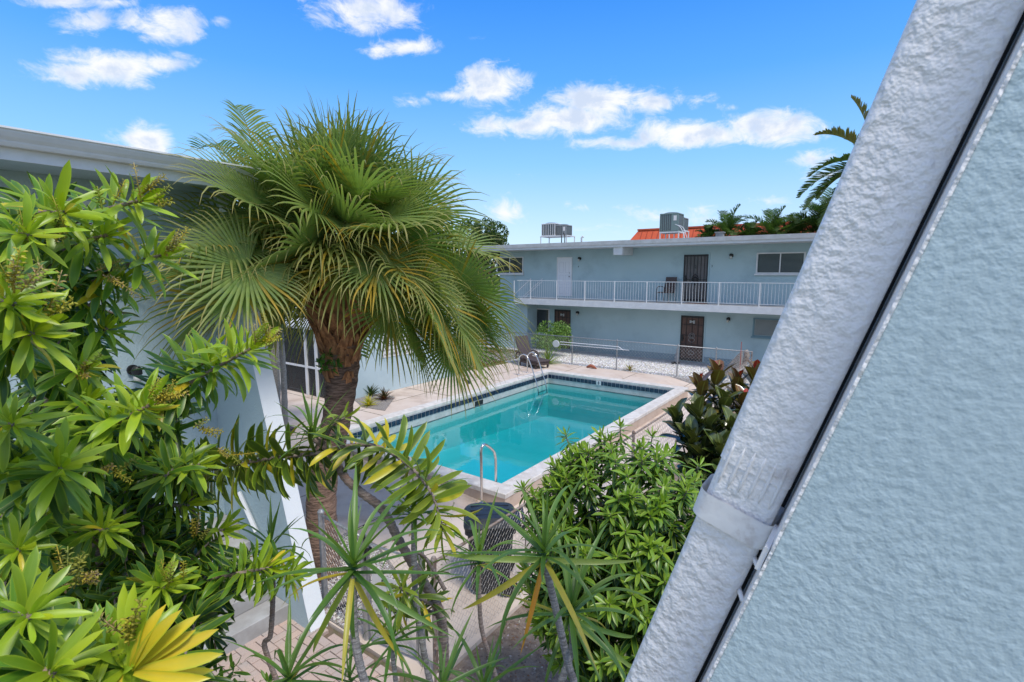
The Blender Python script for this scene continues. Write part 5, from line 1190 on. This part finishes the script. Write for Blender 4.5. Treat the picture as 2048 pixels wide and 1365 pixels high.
def feather_palm(label, base, top, r, nf, L, nl, ll, cols, droop=1.3, grp=None, wd=.035, elev=(75, -15), dirs=None, trunk='trunk'):
    t_ = thing('feather_palm', label, 'palm', base, grp); base = Vector(base); top = Vector(top)
    N = 30; MB().tube(bez([base, (base+top)/2+Vector((.03, .02, 0)), top], N), [r*(1.12 if i % 3 == 0 else 1)*(1-.25*i/N) for i in range(N+1)], 9).build('trunk', M[trunk], t_)
    for i in range(nf):
        mb = MB(); T = []; U = []
        if dirs and i < len(dirs): d = dirs[i]
        else:
            an = i*2.4; e = R(elev[0]+(elev[1]-elev[0])*(i/nf)); d = Vector((math.cos(an)*math.cos(e), math.sin(an)*math.cos(e), math.sin(e)))
        pinnate(mb, T, U, top.copy(), d, L*random.uniform(.85, 1.1), nl, ll, droop, random.choice(cols), wd=wd)
        merged('frond', np.array([tuple(v) for v in mb.v]), mb.f, np.array(T), np.array(U), M['frond'], t_)
    return t_
PC = [(.05, .095, .022), (.065, .12, .03), (.035, .075, .02)]
# slender palm left of the fan palm: two long fronds arch out over the gutter
b0 = gz(548, 800, 0); wD = 9.6
tp = dp(535, 470, wD); tb_ = dp(548, 860, wD)
dirsA = [RT*-.35+UP*1.05, RT*-.55+UP*.75, RT*-.15+UP*1.1, RT*.3+UP*.8, RT*.5-UP*.2-FW*.2, RT*-.9+UP*.35]
feather_palm('slender feather palm with grey ringed trunk just left of the big fan palm', (tb_.x, tb_.y, -.2), tp, .10, 9, 3.0, 42, .62, [(.10, .17, .03), (.14, .21, .035)], 2.2, dirs=[d.normalized() for d in dirsA], trunk='stem_grey', wd=.032)
p2 = dp(560, 700, 11.5); q2 = dp(556, 600, 11.5)
feather_palm('young feather palm with blue-green fronds over the porch roof', (p2.x, p2.y, 0), q2, .07, 8, 1.7, 34, .5, [(.02, .10, .06), (.03, .12, .05)], 1.8, trunk='stem_grey')
# row beyond the far roof
for k, (x, y, s_, lab) in enumerate(((1418, 470, .7, 'leftmost small feather palm rising over the far roof'), (1455, 462, 1.15, 'second feather palm over the far roof, beside the exhaust box'), (1500, 470, .8, 'low dark feather palm between two taller ones over the far roof'), (1545, 462, 1.2, 'bushy feather palm before the orange roof in the middle of the row'), (1590, 466, 1.0, 'wide drooping feather palm near the right end of the row'), (1635, 455, 1.25, 'taller feather palm nearest to the downspout over the far roof'), (1660, 440, 1.4, 'rightmost feather palm of the row, half behind the downspout'))):
    q = gy(x, y, 34.5); feather_palm(lab, (q.x, 34.5, 0), (q.x, 34.5, q.z-.4), .12, 15, 1.7*s_, 30, .55*s_, PC, 1.7, 'palms beyond the far roof', .036, (80, 5))
q = gy(1752, 325, 30.0)
dR = [RT*-1+UP*-.25, RT*-.9+UP*.15, RT*-.75+UP*.75, RT*-.8-UP*.6, RT*-.2+UP*1, RT*.6+UP*.8, RT*.9+UP*.1, RT*.9-UP*.4, RT*-.4-UP*.8]
feather_palm('tall coconut palm whose fronds reach out from behind the downspout', (q.x, 30, 0), (q.x, 30, q.z), .16, 14, 3.6, 46, .70, [(.06, .10, .03), (.075, .12, .035), (.10, .10, .04)], 1.2, wd=.06, dirs=[d.normalized() for d in dR], elev=(60, -30))

# ---- the big fan palm
fp = thing('fan_palm', 'big shaggy fan palm with brown booted trunk standing beside the pool', 'palm', tuple(gz(650, 1150, ZL))); WP = 6.9
def P_(x, y, w_=None): return dp(x, y, w_ or WP)
b_ = gz(650, 1150, ZL); base = b_-Vector((0, 0, .1)); WP = depth(b_)
axis = [base, P_(643, 1050), P_(646, 960), P_(667, 870), P_(679, 800), P_(683, 740), P_(681, 690), P_(682, 640), P_(688, 590), P_(692, 540)]
rad_px = [32, 30, 28, 27, 29, 34, 41, 46, 40, 28]
ap = bez(axis, 60); rr_ = [np.interp(i/60*9, range(10), rad_px)/1030*WP*(1+.035*math.sin(i*2.1)+random.uniform(-.02, .02)) for i in range(61)]
MB().tube(ap[:46], rr_[:46], 20).build('trunk', M['trunk'], fp, smooth=True)
MB().tube(ap[40:], [r_*.86 for r_ in rr_[40:]], 14).build('trunk_core', M['boots'], fp, smooth=True)
# split leaf bases: curved tapering scales
bt = MB(); seg = 5
V = []
for i in range(seg+1):
    f = i/seg; w_ = .05*(1-f*.55)*(1+.25*math.sin(f*3)); x = f*.24; z = .09*f*f+.012; V += [(x, w_, z-.012), (x, w_*.4, z+.012), (x, -w_*.4, z+.012), (x, -w_, z-.012)]
bt.add(V, [(i*4+k, i*4+k+1, i*4+5+k, i*4+4+k) for i in range(seg) for k in range(3)]+[(i*4+3, i*4, i*4+4, i*4+7) for i in range(seg)]); bme = bt.build('leaf_base', M['boots'], None, smooth=False, local=True)
nb_ = 0
for i in range(280):
    f = i/280; ti = 60*(.50+.42*f); k = int(ti); c = ap[k].lerp(ap[min(k+1, 60)], ti-k); r_ = rr_[k]; an = i*2.39996+random.uniform(-.15, .15)
    out = Vector((math.cos(an), math.sin(an), 0)); lift = random.uniform(.5, 1.1) if f > .3 else random.uniform(.9, 1.6); tw = random.uniform(-.5, .5)
    d = (out*.8+Vector((0, 0, lift))+Vector((-out.y, out.x, 0))*tw).normalized(); sd = Vector((0, 0, 1)).cross(out).normalized(); sd = (sd-d*sd.dot(d)).normalized(); u = d.cross(sd)
    sc = (.7+.85*min(1, f*1.6))*random.uniform(.75, 1.3)
    q = c+out*r_*.84
    place('leaf_base', bme, fp, Matrix(((d.x*sc, sd.x*sc, u.x*sc, q.x), (d.y*sc, sd.y*sc, u.y*sc, q.y), (d.z*sc, sd.z*sc, u.z*sc, q.z), (0, 0, 0, 1))))
def fan_frond(origin, d, Lp, Lb, col, tip, sag, nseg=46, yellow=0., twist=0., open_=150, side=None):
    mb = MB(); T = []; U = []
    # petiole
    pts = []; p = origin.copy(); dd = d.normalized(); n_ = 8
    for i in range(n_+1):
        pts.append(p.copy()); p += dd*(Lp/n_); dd = (dd+Vector((0, 0, -sag/n_))).normalized()
    mb.tube(pts, [.022-.010*i/n_ for i in range(n_+1)], 5); T += [(.16, .20, .05)]*len(mb.v); U += [(.5, .5, 0)]*len(mb.v)
    H = pts[-1]; t_ = (dd+Vector((0, 0, -.25*sag))).normalized()
    sd = side.copy() if side is not None else t_.cross(Vector((0, 0, 1)))
    if sd.length < .1: sd = Vector((1, 0, 0))
    sd = (sd-t_*sd.dot(t_)).normalized(); nrm = sd.cross(t_).normalized()
    sd = (Quaternion(t_, twist) @ sd); nrm = (Quaternion(t_, twist) @ nrm)
    for k in range(nseg):
        a = R(-open_+2*open_*(k+.5)/nseg); dphi = R(2*open_/nseg)
        ln = Lb*(.66+.34*math.cos(a*.55)**2)*random.uniform(.9, 1.08); D = (t_*math.cos(a)+sd*math.sin(a)+nrm*.30*abs(math.sin(a))).normalized(); P = H+D*.02; V = []; m_ = 8; r_ = .02
        tang = (-t_*math.sin(a)+sd*math.cos(a)).normalized(); stiff = random.uniform(.55, 1.); yl = random.random() < yellow; c0 = jit(col, .14); lean = random.uniform(-.25, .25); dro = random.choice((.5, .9, 1.3, 1.8, 2.6))
        for j in range(m_+1):
            f = j/m_; w_ = min(r_*dphi*.96, Lb*.43*dphi*(1.12-f**1.3)) if j < m_ else .002; w_ = max(w_, .0025)
            n2 = D.cross(tang).normalized()
            V += [P+tang*w_/2, P-n2*w_*.28, P-tang*w_/2]
            c = mixc(c0, (.29, .34, .13), f*.6); c = mixc(c, tip, max(0, (f-.62)/.38)*.8)
            if yl: c = mixc(c, (.42, .30, .045), min(1, f*1.8))
            T += [c]*3; U += [(1, f, 0), (0, f, 0), (-1, f, 0)]
            P = P+D*(ln/m_); r_ += ln/m_; 
            if f > .38: D = (D+Vector((0, 0, -1))*(f-.38)*1.15*dro*stiff+tang*lean*.10*f).normalized()
        b0 = len(mb.v); mb.add(V, [q for j in range(m_) for q in ((3*j, 3*j+1, 3*j+4, 3*j+3), (3*j+1, 3*j+2, 3*j+5, 3*j+4))])
    return merged('frond', np.array([tuple(v) for v in mb.v]), mb.f, np.array(T), np.array(U), M['frond'], fp)
crown = P_(692, 505)
NF = 78
for i in range(NF):
    f = (i+.5)/NF; an = i*2.39996; el_ = R(86-f*100+random.uniform(-6, 6))
    d = Vector((math.cos(an)*math.cos(el_), math.sin(an)*math.cos(el_), math.sin(el_)))
    g = mixc((.20, .30, .075), (.14, .23, .06), random.random()) if f < .6 else mixc((.19, .27, .075), (.28, .32, .08), random.random())
    Lp = .72+.28*math.sin(f*3.1)+random.uniform(-.12, .12)
    if f > .45 and d.dot(-FW) > .15 and abs(d.dot(RT)) < .75: d = (d+Vector((0, 0, .62))).normalized(); Lp *= .68
    fan_frond(crown-Vector((0, 0, .30*f))+d*.08, d, Lp, random.uniform(.98, 1.16), g, (.36, .30, .12) if random.random() < .6 else (.22, .22, .07), .35+.75*f, 48, yellow=.05 if f < .6 else .16, twist=random.uniform(-.9, .9))
# leading low fronds seen against the wall, the pool and the far building
for (x, y, w_, Lb, yl, sg_) in ((545, 545, -.7, 1.0, .05, .5), (450, 585, -1.0, 1.05, .08, .8), (500, 560, -1.1, .95, .05, .5), (470, 470, -1.0, 1.05, .05, .3), (430, 520, -1.1, 1.0, .06, .4), (850, 640, -.5, 1.05, .18, 1.2), (905, 560, .0, 1.05, .08, .8), (752, 520, -.8, .85, .35, .9), (940, 640, .4, 1.0, .10, 1.2), (880, 690, .2, 1.0, .12, 1.3), (540, 430, -.6, 1.05, .05, .4), (520, 400, -1.2, 1.0, .05, .1), (560, 360, -1.0, .95, .05, .0), (505, 520, -1.3, 1.0, .05, .6), (900, 480, .3, 1.05, .05, .6), (905, 660, .0, 1.05, .10, 1.5), (690, 430, -.9, 1.0, .05, .1), (620, 480, -1.0, 1.0, .05, .3), (780, 450, -.8, 1.0, .06, .3), (810, 650, -.1, .95, .1, 1.3), (860, 600, -.3, 1.0, .1, 1.4), (950, 590, .3, 1.0, .06, 1.0)):
    H = P_(x, y, WP+w_); d = (H-crown); L_ = d.length; d = (d.normalized()+Vector((0, 0, .35*sg_))).normalized()
    fan_frond(crown-Vector((0, 0, .1)), d, L_*1.05, Lb, (.17, .265, .075), (.40, .32, .13), sg_*.75, 48, yellow=yl, twist=random.uniform(-.9, .9))
# small fern tuft on the trunk and sprout at its foot
inst = []
for i in range(60): q = P_(658, 725, WP-.36)+rdir()*.13; inst.append((q, (rdir()+Vector((0, 0, .2))).normalized(), Vector((0, 0, 1)), .09, jit((.05, .15, .02), .25)))
tf = thing('trunk_sprout', 'small leafy green sprout growing on the big palm trunk', 'plant', P_(658, 735, WP-.4)); SMALL.scatter(inst, tf, 300)
def tuft(label, pos, n_, L, cols, kind=STIFF, spread=80, name='spiky_plant', cat='plant', grp=None):
    t_ = thing(name, label, cat, pos, grp); inst = []
    for i in range(n_):
        f = i/n_; th = R(5+spread*f); ph = i*2.4; d = Vector((math.sin(th)*math.cos(ph), math.sin(th)*math.sin(ph), math.cos(th))); inst.append((Vector(pos), d, Vector((0, 0, 1))+d*.3, L*random.uniform(.8, 1.15), jit(random.choice(cols), .2)))
    kind.scatter(inst, t_, 300); return t_
WIDE = LeafKind('bromeliad_leaf', M['blade'], [leaf_verts(.13, c, 5, .3, 'strap') for c in (.2, .6, 1.0)])
p = gz(680, 1120, ZL); tuft('green weed sprouting at the foot of the big palm', (p.x, p.y, ZL), 22, .28, [(.10, .20, .03)])
p = gz(738, 812); tuft('yellow bromeliad at the pool house corner', (p.x, p.y, 0), 34, .34, [(.42, .38, .04), (.30, .32, .04)], WIDE, 85, 'bromeliad', 'plant', 'bromeliads at the pool house wall')
p = gz(768, 800); tuft('dark red bromeliad beside the yellow one', (p.x, p.y, 0), 34, .40, [(.10, .02, .03), (.05, .04, .03)], WIDE, 80, 'bromeliad', 'plant', 'bromeliads at the pool house wall')
p = gz(742, 792); tuft('dark green bromeliad behind the yellow one', (p.x, p.y, 0), 28, .42, [(.04, .08, .03), (.05, .05, .03)], WIDE, 70, 'bromeliad', 'plant', 'bromeliads at the pool house wall')
p = gz(1096, 728); tuft('spiky green plant by the far fence next to the lounge chair', (p.x, p.y, 0), 60, .75, [(.16, .24, .05), (.10, .19, .04), (.22, .28, .08)], STIFF, 85)
p = gz(1254, 744); tuft('little yellow and red sprout on the white gravel behind the far fence', (p.x, p.y+.25, 0), 20, .33, [(.28, .28, .06), (.20, .05, .04)], WIDE, 75)
mb_ = sheet('flower_bed', [(gz(725, 815).x, gz(725, 815).y), (gz(770, 822).x, gz(770, 822).y), (gz(790, 795).x, gz(790, 795).y), (HX+.01, 10.6), (HX+.01, 9.55)], .012, .02, M['pebble_base'])

def crown_cluster(t_, c, rad, n_, size, cols, part='crown'):
    VV = []; FF = []; TT = []; k = 0; lumps = [Vector((random.uniform(-.6, .6)*rad[0], random.uniform(-.6, .6)*rad[1], random.uniform(-.5, .6)*rad[2])) for _ in range(14)]
    for i in range(n_):
        l_ = random.choice(lumps); v = rdir(); q = Vector(c)+l_+Vector((v.x*rad[0], v.y*rad[1], v.z*rad[2]))*.42*random.uniform(.7, 1.05)
        a = rdir(); b = a.orthogonal().normalized(); s_ = size*random.uniform(.6, 1.2); VV += [q-a*s_, q-b*s_*.4, q+a*s_, q+b*s_*.4]; FF.append((k, k+1, k+2, k+3)); k += 4
        TT += [jit(random.choice(cols), .2)]*4
    o = merged(part, np.array([tuple(v) for v in VV]), FF, np.array(TT), np.zeros((len(VV), 3)), M['bushleaf'], t_, 'stuff'); o.data.polygons.foreach_set('use_smooth', [False]*len(FF)); return o
def leafy_tree(label, pos, h, rad, n_, size, cols, grp=None):
    t_ = thing('leafy_tree', label, 'tree', pos, grp); p = Vector(pos)
    MB().tube([p, p+Vector((0, 0, h*.55)), p+Vector((.1, 0, h*.8))], [.16, .12, .08], 8).build('trunk', M['trunk'], t_)
    for k in range(5): a = p+Vector((0, 0, h*.5)); MB().tube([a, a+Vector((math.cos(k*1.3)*rad[0]*.6, math.sin(k*1.3)*rad[1]*.6, h*.35))], [.07, .03], 6).build('limb', M['trunk'], t_)
    crown_cluster(t_, (p.x, p.y, h), rad, n_, size, cols); return t_
TG = [(.05, .10, .02), (.08, .14, .03), (.035, .075, .018)]
q = gy(955, 470, 27); leafy_tree('round leafy tree behind the left end of the far roof', (q.x, 27.5, 0), q.z-.75, (2.0, 2.0, 1.9), 8000, .12, TG)
q = gy(700, 560, 30)
for k, (x, w_, hh, lab) in enumerate(((620, 24, 5.2, 'yellow-green tree behind the porch seen left of the palm trunk'), (760, 34, 5.8, 'leafy tree hidden mostly behind the fan palm crown'), (860, 38, 5.0, 'leafy tree beyond the lawn right of the fan palm'), (480, 26, 6.0, 'leafy tree behind the left building end'), (940, 42, 4.6, 'low leafy tree behind the brown lawn'))):
    c = dp(x, 546, w_); leafy_tree(lab, (c.x, c.y, 0), hh-1.4, (2.8, 2.8, 1.9), 4200, .14, TG if k else [(.20, .26, .04), (.12, .20, .03)], 'trees beyond the pool house')
bsh = gz(1095, 716); t_ = thing('leafy_bush', 'round light green bush in front of the lower left window', 'bush', (bsh.x, 20.0, 0))
cc = gy(1094, 672, 20.0); crown_cluster(t_, (cc.x, 20.0, .95), (1.15, .8, .85), 3800, .055, [(.10, .22, .03), (.16, .28, .05), (.06, .13, .02)], 'foliage'); MB().tube([(cc.x, 20, 0), (cc.x, 20, .9)], .05, 6).build('stem', M['stem'], t_)
# red-leaved sprig beside the bin
pr = dp(1045, 1052, depth(Vector((-3.6, 5.3, .7)))); t_ = thing('red_sprig', 'twiggy sprig with dark red leaves behind the bin', 'plant', (pr.x, pr.y, ZL)); inst = []
mb = MB(); mb.tube(bez([(pr.x, pr.y, ZL), (pr.x+.05, pr.y, .3), tuple(pr)], 8), .008, 5); mb.build('twig', M['stem'], t_)
for i in range(26): inst.append((pr+rdir()*.10, rdir(), Vector((0, 0, 1)), .07, jit((.25, .02, .015), .2)))
SMALL.scatter(inst, t_, 300)
# fallen leaves on deck
inst = []

V = []; F = []; T = []
for k in range(170):
    x = random.uniform(-17, -3.6); y = random.uniform(3.4, 18.4)
    if random.random() < .5: x = random.gauss(-6, 1.2); y = random.gauss(5.3, 1.0)
    if PX0-.02 < x < PX1+.02 and PY0-.02 < y < PY1+.02 or x > -3.5 or y < 3.35: continue
    z = (deck_z(x, y) if not (x > PX1-.1 and y > 6.5) else ZL+.02*(y-6.5)/12)+.008; a = random.random()*6.28; L_ = random.uniform(.02, .06); dx, dy = math.cos(a), math.sin(a); b_ = len(V)
    V += [(x-dx*L_, y-dy*L_, z), (x+dy*L_*.3, y-dx*L_*.3, z+.006), (x+dx*L_, y+dy*L_, z+.004), (x-dy*L_*.3, y+dx*L_*.3, z+.008)]; F.append((b_, b_+1, b_+2, b_+3)); T += [jit(random.choice([(.22, .12, .05), (.30, .22, .08), (.12, .07, .04), (.15, .18, .05)]), .2)]*4
o = merged('fallen_leaves', np.array(V), F, np.array(T), np.zeros((len(V), 3)), M['grass'], None, 'stuff'); tag(o, 'small dry leaves scattered over the pool deck', 'leaves')
